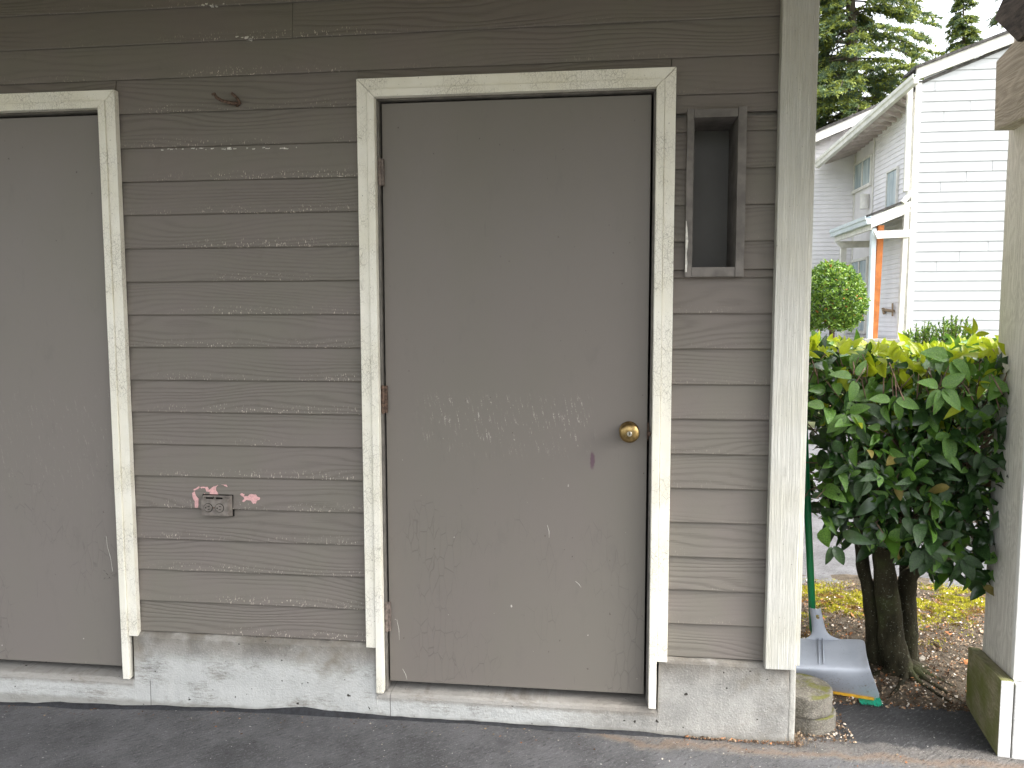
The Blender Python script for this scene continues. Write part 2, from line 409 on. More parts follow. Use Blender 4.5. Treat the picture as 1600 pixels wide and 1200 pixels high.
M['hwall'] = simple('white house siding', (.50, .515, .525), .6, .25, var=.03, nscale=2.2, bump=.0005)
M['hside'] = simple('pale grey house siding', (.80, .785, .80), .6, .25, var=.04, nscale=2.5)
M['hpanel'] = simple('pale panel', (.76, .745, .75), .6, .25, var=.05, nscale=2)
M['htrim'] = simple('house cream trim', (.70, .69, .64), .5, .3, var=.08, nscale=7)
M['soffit'] = simple('soffit boards', (.56, .50, .48), .7, .2, var=.1, nscale=6)
M['shingle'] = simple('roof shingle', (.10, .095, .09), .9, .1, var=.3, nscale=14, bump=.006)
M['orange'] = simple('orange stained post', (.50, .165, .045), .6, .3, var=.15, nscale=8)
M['gutter_blue'] = simple('porch gutter paint', (.55, .62, .64), .4, .4, var=.05, nscale=6)
gm = Mat('window glass', .06, .8); M['glass'] = gm.out(gm.mix(gm.ss(gm.noise(1.0, gm.map((1, 6, 1.5)), detail=2), .3, .7), (.25, .33, .36), (.50, .58, .60)))  # pale stripes painted into the pane colour as reflections and curtains
M['soil'] = None
def mat_soil():
    m = Mat('bark soil', .95, .1)
    n = m.noise(16, detail=9, rough=.75); f = m.noise(110, detail=4, rough=.7)
    col = m.mix(m.ss(n, .3, .7), (.05, .042, .032), (.17, .14, .105))
    col = m.mix(m.mul(m.ss(f, .55, .7), .6), col, (.24, .18, .125))
    h = m.math('ADD', n, m.math('MULTIPLY', f, .6))
    return m.out(col, None, m.bump(h, .02))
M['soil'] = mat_soil()
M['far_ground'] = simple('bark and grass ground', (.10, .11, .055), .95, .1, var=.4, nscale=1.5, bump=.02)
M['moss1'] = simple('bright moss', (.40, .38, .035), .9, .1, var=.25, nscale=25)
M['moss2'] = simple('olive moss', (.27, .27, .03), .9, .1, var=.3, nscale=25)
M['moss3'] = simple('rusty moss', (.30, .17, .05), .9, .1, var=.3, nscale=25)
M['lit1'] = simple('tan litter', (.33, .25, .17), .85, .1, var=.3, nscale=40)
M['lit2'] = simple('brown litter', (.13, .085, .055), .85, .1, var=.3, nscale=40)
M['lit3'] = simple('orange dead leaf', (.40, .17, .07), .8, .15, var=.3, nscale=40)
M['lit4'] = simple('pale dry chip', (.52, .47, .40), .8, .15, var=.2, nscale=40)
M['leaf_new'] = mat_leaf('new yellow green leaf', (.30, .38, .016), (.42, .48, .02), .35, .45)
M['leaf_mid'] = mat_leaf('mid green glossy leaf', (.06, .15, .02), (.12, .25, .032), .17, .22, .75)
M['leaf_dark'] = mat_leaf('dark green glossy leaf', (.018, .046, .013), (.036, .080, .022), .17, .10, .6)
M['leaf_yel'] = mat_leaf('ageing leaf', (.16, .14, .03), (.22, .17, .035), .5, .2)
M['sh1'] = mat_leaf('shrub light leaf', (.15, .27, .03), (.24, .36, .05), .35, .3)
M['sh2'] = mat_leaf('shrub mid leaf', (.05, .12, .015), (.09, .18, .025), .35, .25)
M['sh3'] = simple('shrub rusty bloom', (.42, .17, .05), .7, .2, var=.2)
M['twig'] = simple('twig bark', (.17, .115, .08), .85, .15, var=.35, nscale=30, bump=.001)
M['trunk'] = mat_bark('camellia bark', (.016, .014, .008), (.050, .045, .026), .35)
M['fir_bark'] = mat_bark('fir bark', (.10, .085, .07), (.20, .17, .145), .2, 3)
M['fir1'] = mat_leaf('fir light needles', (.21, .26, .055), (.29, .33, .075), .6, .25, .2)
M['fir2'] = mat_leaf('fir mid needles', (.12, .18, .085), (.16, .22, .10), .6, .2, .2)
M['fir3'] = mat_leaf('fir blue needles', (.075, .12, .08), (.11, .16, .10), .6, .15, .2)
M['post'] = mat_rough_wood('painted rough post', (.52, .50, .45), (.80, .78, .72), sc=(110, 110, 3), amp=.0025)
M['beam'] = mat_rough_wood('painted rough beam', (.30, .265, .215), (.58, .52, .44), sc=(110, 4, 110), amp=.004)
M['skirt'] = mat_rough_wood('mossy skirt board', (.20, .18, .11), (.36, .33, .22), sc=(110, 4, 110), amp=.003, moss=True)
M['skirt_w'] = mat_rough_wood('white skirt board', (.62, .62, .60), (.84, .84, .82), sc=(4, 110, 110), amp=.002)
M['post_w'] = mat_rough_wood('white post trim', (.68, .68, .65), (.84, .83, .80), sc=(110, 110, 3), amp=.001)
M['rafter'] = mat_rough_wood('weathered dark rafter', (.03, .027, .026), (.12, .10, .085), sc=(60, 5, 60), amp=.003)
M['ceil'] = simple('carport sheathing', (.54, .47, .36), .85, .1, var=.2, nscale=6)
M['green'] = simple('green broom handle', (.008, .20, .065), .3, .5, var=.08, nscale=10, bump=.0001)
M['bristle'] = simple('green bristle', (.01, .36, .22), .5, .4, var=.15, nscale=60, bump=.0001)
M['yellow'] = simple('yellow lip', (.68, .38, .03), .5, .4, var=.15, nscale=40)
def mat_pan():
    m = Mat('grey plastic', .38, .45); x, y, z = m.xyz()
    col = m.mix(m.ss(m.noise(8, detail=4), .3, .7), (.38, .415, .475), (.45, .485, .545))
    d = m.mul(m.ss(m.noise(95, detail=4, rough=.75), .54, .62), m.ss(m.noise(11, detail=2), .45, .6), m.ss(m.math('ABSOLUTE', m.math('ADD', z, .035)), .0, .055, inv=True))
    col = m.mix(m.mul(d, .85), col, (.22, .16, .12))
    col = m.mix(m.mul(m.ss(m.noise(220, detail=1), .70, .74), .5), col, (.08, .07, .06))
    return m.out(col, None, m.bump(m.noise(30), .0006))
M['pan'] = mat_pan()
def mat_puck():
    m = Mat('mossy concrete disc', .92, .1); x, y, z = m.xyz()
    f = m.noise(150, detail=4, rough=.75); n = m.noise(20, detail=5)
    col = m.mix(m.ss(n, .3, .7), (.155, .145, .12), (.27, .255, .22)); col = m.mix(m.mul(m.ss(f, .5, .66), .5), col, (.50, .45, .37))
    col = m.mix(m.mul(m.ss(f, .42, .3), .5), col, (.07, .06, .045))
    mo = m.mul(m.ss(z, .066, .073), m.ss(m.noise(13, detail=5), .46, .58), m.ss(x, -.05, .03))
    col = m.mix(m.mul(mo, .8), col, (.16, .165, .03))
    h = m.math('ADD', f, n); return m.out(col, None, m.bump(h, .014))
M['puck'] = mat_puck()

# ------------------------------------------------------------ ground heights
def gx(x):
    pts = [(-6, -.17), (-1.55, -.155), (-.35, -.117), (.6, -.119), (1.42, -.126), (2.2, -.13), (40, -.13)]
    if x <= pts[0][0]: return pts[0][1]
    for (a, za), (b, zb) in zip(pts, pts[1:]):
        if x <= b: return za + (zb-za)*(x-a)/(b-a)
    return pts[-1][1]
def sm(t): t = max(0, min(1, t)); return t*t*(3-2*t)
def gz(x, y):
    z = gx(x) + .006*mnoise.noise(Vector((x*2.3, y*2.3, 0)))
    z += .80*sm((y-6.5)/5.0)
    if y > 25: z += .004*(y-25)
    return z
def sheet(name, x0, x1, y0, y1, nx, ny, mat, dz=0.0, f=None, wob=0.0):
    vs = []; fs = []
    for j in range(ny+1):
        for i in range(nx+1):
            x = x0+(x1-x0)*i/nx; y = y0+(y1-y0)*j/ny
            if wob and j in (0, ny): y += wob*(mnoise.noise(Vector((x*3.1, j, 2)))+.5*mnoise.noise(Vector((x*11, j, 5))))
            z = gz(x, y)+dz+(f(x, y) if f else 0); vs.append((x, y, z))
    for j in range(ny):
        for i in range(nx):
            a = j*(nx+1)+i; fs.append((a, a+1, a+nx+2, a+nx+1))
    return tag(raw(name, vs, fs, mat, smooth=True), kind='structure')
# far ground in graded cells so it reaches the horizon
def graded(a, b, k0):
    out = [0.0]; s = k0
    while out[-1] < b-a: out.append(out[-1]+s); s *= 1.22
    return [a+v for v in out]
ys = [-v for v in graded(2, 600, 2)][::-1] + [0, 1, 2, 3, 4, 5, 6, 7, 8, 9, 10, 11, 12, 13] + graded(14, 900, 1.5)
xs = [-v for v in graded(2, 700, 2)][::-1] + [0, 1.2] + graded(2.4, 700, 1.5)
vs = [(x, y, gz(x, y)-.030) for y in ys for x in xs]; nx = len(xs)
fs = [(j*nx+i, j*nx+i+1, (j+1)*nx+i+1, (j+1)*nx+i) for j in range(len(ys)-1) for i in range(nx-1)]
tag(raw('ground', vs, fs, M['far_ground'], smooth=True), kind='structure')
sheet('driveway', -7, 9, -9, .32, 90, 60, M['asphalt'], f=lambda x, y: .0, wob=.0)
sheet('road', -8, 24, 1.62, 7.4, 60, 20, M['road'], dz=.008, wob=.10)
def soilf(x, y):
    e = min(1, max(0, (y-.22)/.15)); b = .012*mnoise.noise(Vector((x*5, y*5, 1)))+.008*mnoise.noise(Vector((x*17, y*17, 4)))
    mound = .03*math.exp(-((x-1.97)**2+(y-.58)**2)/.05)
    return -.012+e*(.022+b+mound)
sheet('soil_bed', 1.405, 8.5, .22, 1.78, 150, 50, M['soil'], f=soilf, wob=.02)

# ------------------------------------------------------------ storage building
bd = thing('storage_building', (0, 0, 0), 'taupe lap-sided storage building with two flat doors under a carport roof', 'building')
FY = -.030      # concrete face
def foundation(x0, x1, ztop, seed, name='foundation', y=FY, yb=.16, bev=.016, amp=.0022):
    b = bmesh.new(); box(b, (x0, y, -.40), (x1, yb, ztop), bev); subd(b, .05); roughen(b, amp, 14, seed); roughen(b, amp*.5, 60, seed+3)
    return obj(name, b, M['conc'], bd)
def ztop_f(x):
    return -.030 if (-1.962 < x < -.966) or (-.038 < x < .958) else .150
xsf = []; x = -4.2
while x < 1.392: xsf.append(x); x += .022
for e in (-1.962, -.966, -.038, .958): xsf += [e-.0015, e+.0015]
xsf = sorted(set(xsf+[1.392])); vs = []; fs = []; m_ = 0
for x in xsf:
    zt = ztop_f(x); prof = [(FY, -.40)]+[(FY, -.20+(zt-.016+.20)*k/10) for k in range(11)]+[(FY+.004, zt-.006), (FY+.012, zt-.001), (FY+.03, zt+.001), (FY+.06, zt+.001), (.16, zt)]
    m_ = len(prof)
    for k, (y, z) in enumerate(prof):
        p = Vector((x, y, z))
        if k < m_-1:
            n3 = mnoise.noise_vector(p*13)*.0022+mnoise.noise_vector(p*55)*.0016; chip = max(0, mnoise.noise(Vector((x*9, zt*7, 2)))-.25)*.02*(1 if 9 < k < 14 else 0)
            p += Vector((0, n3.y+chip*.5, n3.z-chip*.6))
        vs.append(tuple(p))
for i in range(len(xsf)-1):
    for k in range(m_-1): a = i*m_+k; fs.append((a, a+m_, a+m_+1, a+1))
raw('foundation', vs, fs, M['conc'], bd)
b = bmesh.new(); box(b, (1.3935, FY+.004, -.40), (1.416, 3.2, .150), .006); subd(b, .03 if False else .12); roughen(b, .003, 25, 9)
obj('foundation', b, M['conc_rough'], bd)

def board(x0, x1, zb, zt, mat, name='siding_board', yt=-.001, yb=-.013, seed=0, axis='x', X=0.0, sgn=1):
    """one lap of siding: a wedge whose thick lower edge stands proud, with a slightly uneven edge"""
    n = max(2, int((x1-x0)/.09)); vs = []; fs = []
    for i in range(n+1):
        x = x0+(x1-x0)*i/n
        wz = .0011*mnoise.noise(Vector((x*6, zb*31, seed))); wy = .0008*mnoise.noise(Vector((x*4, zb*17, seed+8)))
        pr = [(yt+.012, zt+.012), (yt, zt+.012), (yb+wy, zb+.003+wz), (yb+.0018+wy, zb+wz), (yb+.010, zb+wz), (yt+.012, zb)]
        for (y, z) in pr:
            if axis == 'x': vs.append((x, y, z))
            elif axis == 'y+': vs.append((X-y, x, z))        # faces +x
            elif axis == 'y-': vs.append((X+y, x, z))        # faces -x
    m = 6
    for i in range(n):
        for k in range(m): a = i*m+k; c = i*m+(k+1) % m; fs.append((a, c, c+m, a+m) if axis != 'y+' else (a, a+m, c+m, c))
    fs.append(tuple(range(m))[::-1] if axis != 'y+' else tuple(range(m))); e = n*m
    fs.append(tuple(range(e, e+m)) if axis != 'y+' else tuple(range(e, e+m))[::-1])
    o = raw(name, vs, fs, mat, bd)
    return o
zr = [Z0 + LAP*k for k in range(26)]
XR = 1.322
for k in range(17):
    zb, zt = zr[k]+random.uniform(-.001, .001), zr[k+1]
    board(-.955, -.066, zb, zt, M['siding'], seed=k)
    if zt <= 1.43 or zb > 1.99: board(.974, XR, zb, zt, M['siding'], seed=k+40)
    else:       # rows cut round the niche
        za, zc_ = zb, zt
        if zb < 1.478:
            board(.974, XR, zb, min(zt, 1.470)-.012, M['siding'], seed=k+40); za = 1.470
        if zt > 1.960: zc_ = 1.962; board(.974, XR, 1.9745, zt, M['siding'], seed=k+40, yb=-.006)
        if zc_-za > .02:
            board(.974, 1.046, za, zc_-.012*(zc_ != zt), M['siding'], seed=k+40); board(1.196, XR, za, zc_-.012*(zc_ != zt), M['siding'], seed=k+60)
    board(-4.2, -1.968, zb, zt, M['siding'], seed=k+80)
# short strips over the two door casings, then long boards above
board(-.0745, .9715, 2.118, zr[17], M['siding'], seed=91, name='siding_strip'); board(-1.967, -.956, 2.114, zr[17], M['siding'], seed=92, name='siding_strip')
for k in range(17, 21):
    js = {17: [], 18: [-.30], 19: [.55], 20: [-1.1]}[k]
    xsj = [-4.2]+js+[XR]
    for a, c in zip(xsj, xsj[1:]): board(a, c-(.0015 if c != XR else 0), zr[k], zr[k+1] if k < 20 else zr[k+1]-.012, M['siding'], seed=k*3+a)
# backing sheathing with door openings
b = bmesh.new()
for (x0, x1, z0, z1) in ((-4.2, -1.94, .12, 2.7), (-.99, -.012, .12, 2.7), (.926, 1.052, .12, 2.7), (1.19, 1.404, .12, 2.7), (1.052, 1.19, .12, 1.475), (1.052, 1.19, 1.965, 2.7), (-1.94, -.99, 2.062, 2.7), (-.012, .926, 2.062, 2.7)):
    box(b, (x0, .012, z0), (x1, .05, z1))
obj('sheathing', b, M['jamb'], bd)
b = bmesh.new(); box(b, (-4.2, .17, -.35), (1.40, .20, 2.6)); obj('dark_back_panel', b, M['black'], bd)  # black panel stands in for the darkness behind the door gaps
# side wall beyond the corner
for k in range(21): board(.06, 3.2, zr[k], zr[k+1] if k < 20 else zr[k+1]-.012, M['siding_side'], seed=k+200, axis='y+', X=1.403)
b = bmesh.new(); box(b, (1.352, .052, .15), (1.401, 3.2, 2.6)); obj('side_sheathing', b, M['jamb'], bd)
b = bmesh.new(); box(b, (-4.2, 3.2, -.35), (1.41, 3.26, 2.6)); obj('back_wall', b, M['jamb'], bd)
# corner board: front flange and side flange
b = bmesh.new()
yC = -.050
p1 = B(1196, 1030, 'y', yC).x; p2 = B(1242, 1040, 'y', yC).x
box(b, (p1, yC, .140), (p2, -.014, 2.60), .002); subd(b, .12); roughen(b, .0009, 9, 3)
obj('corner_board', b, M['corner'], bd)
b = bmesh.new(); box(b, (1.408, -.0135, .140), (1.4285, .075, 2.60), .002); obj('corner_board', b, M['corner'], bd)

# door casings
def casing(xL, xR, zt, top_outer_dx=0.0):
    """xL / xR = door slab edges; builds frame pieces round them"""
    fr = thing('door_frame', (xL, 0, 0), None, None); fr.parent = bd
    yo, yi = -.036, -.042
    wo_, wi_ = .036, .026
    def piece(name, poly, y, th, mat=M['trim'], bev=.0016):
        b = bmesh.new(); prism(b, [(x, y, z) for x, z in poly], (0, th, 0), bev); subd(b, .11); roughen(b, .0006, 30, poly[0][0]*7); return obj(name, b, mat, fr)
    g = .010
    xa, xb = xL-g-wi_-wo_, xR+g+wi_+wo_      # outer edges
    zo = zt + .010 + wi_ + wo_                # top outer
    # outer boards, mitred
    piece('casing_board', [(xa, .140), (xa+wo_-.001, .140), (xa+wo_-.001, zo-wo_), (xa, zo)], yo, .024)
    piece('casing_board', [(xb, .140), (xb, zo-.002), (xb-wo_+.001, zo-wo_-.002), (xb-wo_+.001, .140)], yo, .024)
    piece('casing_board', [(xa+.0012, zo), (xa+wo_+.0002, zo-wo_), (xb-wo_-.0002, zo-wo_-.001), (xb-.0012, zo-.001)], yo+.0004, .024)
    # inner stop strips standing a little proud, running down past the siding to the sill
    xa2, xb2, zo2 = xa+wo_, xb-wo_, zo-wo_-.0006
    piece('casing_strip', [(xa2, -.026), (xa2+wi_, -.026), (xa2+wi_, zo2-wi_), (xa2, zo2)], yi, .030, bev=.003)
    piece('casing_strip', [(xb2, -.026), (xb2, zo2), (xb2-wi_, zo2-wi_), (xb2-wi_, -.026)], yi, .030, bev=.003)
    piece('casing_strip', [(xa2+.0006, zo2), (xa2+wi_+.0006, zo2-wi_), (xb2-wi_-.0006, zo2-wi_), (xb2-.0006, zo2)], yi+.0004, .030, bev=.003)
    # jambs in wall colour
    b = bmesh.new(); box(b, (xL-.016, -.010, -.028), (xL-.004, .115, zt+.004), .001); obj('jamb', b, M['jamb'], fr)
    b = bmesh.new(); box(b, (xR+.004, -.010, -.028), (xR+.016, .115, zt+.004), .001); obj('jamb', b, M['jamb'], fr)
    b = bmesh.new(); box(b, (xL-.016, -.010, zt+.0045), (xR+.016, .115, zt+.018), .001); obj('head_jamb', b, M['jamb'], fr)
    return fr
ZT = 2.043
casing(0.0, .9145, ZT); casing(-1.932, -1.016, ZT-.004)
def slab(x0, x1, zt, mat, seed):
    b = bmesh.new(); box(b, (x0, .006, .002), (x1, .044, zt), .0015); subd(b, .12)
    for v in b.verts: v.co.y += .0014*mnoise.noise(Vector((v.co.x*2.2, v.co.z*1.7, seed)))
    return obj('door', b, mat, bd, True)
d1 = slab(.0025, .911, ZT-.002, M['door'], 1); d2 = slab(-1.929, -1.020, ZT-.007, M['door_b'], 6)
for o in (d1, d2): o.data.polygons.foreach_set('use_smooth', [False]*len(o.data.polygons))
d1['label'] = 'closed taupe door with a brass knob'; d2['label'] = 'closed taupe door cut off by the left edge, with scratches near its right side'
for o in (d1, d2):
    b = bmesh.new()
# knob
kc = B(983, 677, 'y', -.048); kx, kz = kc.x, kc.z
b = bmesh.new(); lathe(b, [(.0335, 0), (.0335, .003), (.031, .007), (.024, .010), (.016, .0125), (.0125, .016), (.0125, .026), (.018, .030), (.0275, .035), (.0325, .042), (.0335, .048), (.0318, .053), (.027, .0575), (.020, .0605), (.0120, .0620), (.0090, .0622)], (kx+.001, .006, kz), '-Y', 48)
kn = obj('door_knob', b, M['brass'], d1, True)
b = bmesh.new(); lathe(b, [(.0085, 0), (.0085, .0022), (.0070, .0030)], (kx+.001, .006-.0618, kz-.001), '-Y', 24); obj('keyhole_disc', b, M['steel'], d1, False)
b = bmesh.new(); box(b, (kx-.0001, .006-.0652, kz-.006), (kx+.0021, .006-.0644, kz+.004)); obj('key_slot', b, M['black'], d1)
# latch plate on the slab edge
lp = B(1012, 660, 'y', -.004); b = bmesh.new(); box(b, (.9120, -.006, kz-.028), (.9150, .020, kz+.030), .0006); obj('strike_plate', b, M['rust'], d1)
b = bmesh.new(); lathe(b, [(.004, 0), (.007, .002), (.008, .006), (.006, .010)], (.9165, -.006, kz-.006), '-Y', 14); obj('strike_plate', b, M['rust'], d1, True)
for (py0, py1) in ((248, 290), (603, 645), (941, 985)):
    za, zb_ = B(592, py1, 'y', -.006).z, B(592, py0, 'y', -.006).z
    b = bmesh.new(); n = 5; h = (zb_-za)/n
    for i in range(n):
        tube(b, [(-.0035, -.009, za+h*i+.0006), (-.0035, -.009, za+h*(i+1)-.0006)], .0068, 12)
    tube(b, [(-.0035, -.009, za-.003), (-.0035, -.009, zb_+.003)], .0045, 10)
    box(b, (-.0018, -.008, za), (.010, .0045, zb_), .0004)
    obj('hinge', b, M['hinge'] if py0 != 603 else M['rust'], d1)
# scratches raised from the left slab
def strokes(name, pts, r, mat, parent):
    b = bmesh.new(); tube(b, pts, r, 5); return obj(name, b, mat, parent)
q = lambda px, py, y=.0055: B(px, py, 'y', y)
strokes('scratch', [q(166, 838), q(168, 855), q(173, 872), q(176, 893)], .0007, M['chip'], d2)
b = bmesh.new()
for i in range(11):
    a = q(163+random.random()*24, 892+random.random()*12); tube(b, [a, a+Vector((random.uniform(-.012, .012), 0, random.uniform(-.01, .01)))], .0009, 4)
obj('scratch', b, M['jamb'], d2)
# paint blister scratches on the right slab
b = bmesh.new()
for (x0, y0, x1, y1) in ((899, 908, 908, 918), (855, 820, 858, 840), (620, 968, 624, 1000), (629, 1045, 636, 1062)):
    a = q(x0, y0); c = q(x1, y1); mm = (a+c)/2+Vector((.003, 0, 0)); tube(b, [a, mm, c], [.0004, .0007, .0003], 5)
obj('scratch', b, M['chip'], d1)

# niche beside the right door
nyf = -.034
def Q(px, py): p = B(px, py, 'y', nyf); return p.x, p.z
n0x, n0z = Q(1070, 431); n1x, n1z = Q(1168, 168); i0x, i0z = Q(1078, 418); i1x, i1z = Q(1154, 183)
nb = thing('wall_niche', (n0x, 0, n0z), None, None); nb.parent = bd
i0x = n0x+.021; i1x = n1x-.027; i0z = n0z+.028; i1z = n1z-.026
def nbox(name, a, c, mat=M['niche'], bev=.001, amp=.0009):
    b = bmesh.new(); box(b, a, c, bev); subd(b, .08); roughen(b, amp, 18, a[0]*3); return obj(name, b, mat, nb)
nbox('niche_frame', (n0x, nyf, n0z-.004), (i0x, -.008, n1z+.002)); nbox('niche_frame', (i1x, nyf-.001, n0z-.004), (n1x, -.008, n1z+.004))
nbox('niche_frame', (i0x+.0006, nyf+.002, i1z), (i1x-.0006, -.008, n1z)); nbox('niche_frame', (i0x+.0006, nyf+.002, n0z-.003), (i1x-.0006, -.008, i0z))
t = .004
nbox('niche_lining', (i0x-.012, -.0075, i0z-.012), (i0x, .155, i1z+.012), amp=0); nbox('niche_lining', (i1x, -.0075, i0z-.012), (i1x+.010, .155, i1z+.012), amp=0)
nbox('niche_lining', (i0x+.0006, -.0075, i1z), (i1x-.0006, .155, i1z+.010), amp=0); nbox('niche_lining', (i0x+.0006, -.0075, i0z-.012), (i1x-.0006, .155, i0z), amp=0)
nbox('niche_back', (i0x-.01, .1555, i0z-.01), (i1x+.01, .163, i1z+.01), M['niche_in'], amp=0)
# bare white streak low on its left edge
b = bmesh.new(); pz = [.0, .03, .06, .10, .14, .165]; wd = [.0045, .006, .0035, .0075, .004, .001]
for s in range(5):
    za, zb_ = n0z+.012+pz[s], n0z+.012+pz[s+1]
    prism(b, [(n0x+.0005, nyf-.0016, za), (n0x+.0015+wd[s], nyf-.0016, za), (n0x+.0015+wd[s+1], nyf-.0016, zb_), (n0x+.0005, nyf-.0016, zb_)], (0, .0012, 0))
obj('bare_streak', b, M['chip'], nb)

# outlet
oc = thing('electrical_outlet', B(335, 791, 'y', -.012), 'taupe painted duplex outlet with a lifted cover, ringed by bare pink patches', 'outlet')
oy = -.036
def O(px, py, y=oy): p = B(px, py, 'y', y); return p
a = O(314, 806); c = O(358, 777); ox0, ox1, oz0, oz1 = a.x, c.x-.006, a.z, c.z
b = bmesh.new()
prism(b, [(ox0-.002, -.013, oz0-.003), (ox1+.006, -.013, oz0-.003), (ox1+.006, -.013, oz1+.001), (ox0-.002, -.013, oz1+.001)], (0, .011, 0), .001)
t = bmesh.new(); vs_ = [(ox0-.002, -.0132, oz0-.003), (ox1+.006, -.0132, oz0-.003), (ox1+.006, -.0132, oz1+.001), (ox0-.002, -.0132, oz1+.001), (ox0+.001, oy, oz0+.001), (ox1, oy, oz0+.001), (ox1, oy, oz1-.013), (ox0+.001, oy, oz1-.013)]
V = [t.verts.new(v) for v in vs_]
for f in ((4, 5, 6, 7), (0, 1, 5, 4), (1, 2, 6, 5), (2, 3, 7, 6), (3, 0, 4, 7)): t.faces.new([V[i] for i in f])
bmesh.ops.recalc_face_normals(t, faces=t.faces[:]); bmesh.ops.bevel(t, geom=t.edges[:], offset=.002, segments=2, affect='EDGES'); merge(b, t)
obj('cover_plate', b, M['outlet'], oc)
b = bmesh.new(); box(b, (ox0-.0042, -.0128, oz0-.0052), (ox1+.0085, -.0035, oz1+.0032), .0008); obj('shadow_plate', b, M['black'], oc)  # black plate edging the cover, stands for its shadow on the boards
mx = (ox0+ox1)/2
for s in (-1, 1):
    cx_, cz_ = mx+s*.0215-.001, oz0+.031
    b = bmesh.new(); lathe(b, [(.0165, -.001), (.0165, .0012), (.0155, .0016)], (cx_, oy, cz_), '-Y', 28); obj('receptacle_ring', b, M['black'], oc)
    b = bmesh.new(); lathe(b, [(.0148, 0), (.0148, .003), (.0138, .0038)], (cx_, oy, cz_), '-Y', 28); rc = obj('receptacle', b, M['outlet'], oc)
    b = bmesh.new(); yy = oy-.0041
    box(b, (cx_-.001, yy, cz_+.0045), (cx_+.0075, oy, cz_+.0068)); box(b, (cx_-.001, yy, cz_-.0068), (cx_+.0065, oy, cz_-.0045)); tube(b, [(cx_-.0075, oy, cz_), (cx_-.0075, yy, cz_)], .0026, 10)
    obj('socket_slots', b, M['black'], rc)
    b = bmesh.new(); box(b, (mx+s*.019-.015, -.030, oz1-.0105), (mx+s*.019+.013, -.020, oz1-.004), .0008); obj('cover_recess', b, M['black'], oc)
b = bmesh.new(); box(b, (ox0+.004, -.026, oz1-.004), (ox1-.002, -.012, oz1+.001), .001)
for x_ in (ox0+.006, mx-.001, ox1-.022): box(b, (x_, -.031, oz1-.013), (x_+.004, -.014, oz1-.001), .001)
obj('cover_hinge', b, M['outlet'], oc)
b = bmesh.new(); tube(b, [(mx-.001, oy+.001, oz0+.031), (mx-.001, oy-.0015, oz0+.031)], .003, 10); obj('cover_screw', b, M['rust'], oc)
# peeled patches: flakes of bare primer on the board
def patch(polys, mat, name='peeled_patch', y=-.0098):
    b = bmesh.new()
    for poly in polys:
        pts = [B(x, yv, 'y', y) for x, yv in poly]
        # follow the tilt of the lap
        pp = []
        for p in pts:
            fr = ((p.z-Z0)/LAP) % 1.0
            pp.append(Vector((p.x, -.0144+.012*(fr*LAP-.003)/(LAP+.009), p.z)))
        n = len(pp); fine = []
        for i in range(n):
            a, c = pp[i], pp[(i+1) % n]
            for s in range(3):
                v = a.lerp(c, s/3); fine.append(v + Vector((random.uniform(-.0012, .0012), 0, random.uniform(-.0012, .0012))))
        try: prism(b, fine, (0, .0012, 0))
        except Exception: pass
    return obj(name, b, mat, bd)
zz = lambda L: [(270+x/9.41, 730+y/9.41) for x, y in L]
patch([zz([(285, 380), (315, 358), (335, 420), (385, 460), (380, 590), (330, 592), (325, 500), (290, 430)]),
       zz([(300, 330), (380, 288), (385, 305), (315, 345)]), zz([(400, 290), (510, 292), (520, 330), (560, 330), (560, 372), (490, 355), (470, 310), (410, 312)]),
       zz([(545, 325), (590, 290), (665, 262), (625, 300), (630, 340), (665, 395), (660, 420), (540, 420)]), zz([(455, 390), (470, 385), (500, 420), (455, 418)]),
       zz([(705, 252), (780, 262), (795, 290), (760, 282)]),
       zz([(985, 400), (1000, 385), (1050, 400), (1050, 425), (1110, 425), (1120, 400), (1220, 400), (1240, 430), (1280, 445), (1275, 475), (1240, 490), (1220, 530), (1180, 535), (1150, 490), (1085, 480), (1045, 510), (1020, 500), (1050, 470), (1045, 440), (1010, 425)])], M['pink'])
fl = []
for i in range(26):
    x = random.uniform(240, 470); row = random.choice([(232, 1), (232, 1), (232, .9)]); y = row[0]-(x-300)*.012+random.uniform(-1.6, 1.0); w_ = random.uniform(1.2, 7)
    fl.append([(x, y), (x+w_, y-.4), (x+w_*.8, y+1.4), (x+.2, y+1.5)])
for i in range(16):
    x = random.uniform(310, 350) if i < 8 else random.uniform(365, 412); y = 8+random.uniform(-2.2, 2) if i < 8 else 59+random.uniform(-2, 2.5); w_ = random.uniform(1.5, 6)
    fl.append([(x, y), (x+w_, y-.5), (x+w_*.7, y+1.7), (x+.3, y+1.6)])
patch(fl, M['chip'], 'peeled_patch')

# hook: rusty bent prong screwed in the board
hk = thing('wall_hook', B(368, 161, 'y', -.012), 'rusty two-pronged hook on the siding above the outlet, between the doors', 'hook')
b = bmesh.new(); hp = lambda px, py, y: B(px, py, 'y', y)
tube(b, [hp(331.5, 147.5, -.050), hp(335, 146.8, -.052), hp(338, 152, -.050), hp(346, 157, -.044), hp(357, 160, -.036), hp(366, 161.5, -.028), hp(373, 161, -.020)], [.0040, .0056, .0056, .0052, .0055, .0058, .004], 8)
obj('lower_prong', b, M['rust'], hk, True)
b = bmesh.new(); tube(b, [hp(361, 145, -.050), hp(366, 149, -.044), hp(371, 154, -.032), hp(374.5, 161, -.018), hp(372, 164, -.012), hp(369, 166.5, -.012)], [.0045, .0050, .0052, .0060, .0058, .004], 8)
obj('upper_prong', b, M['rust'], hk, True)

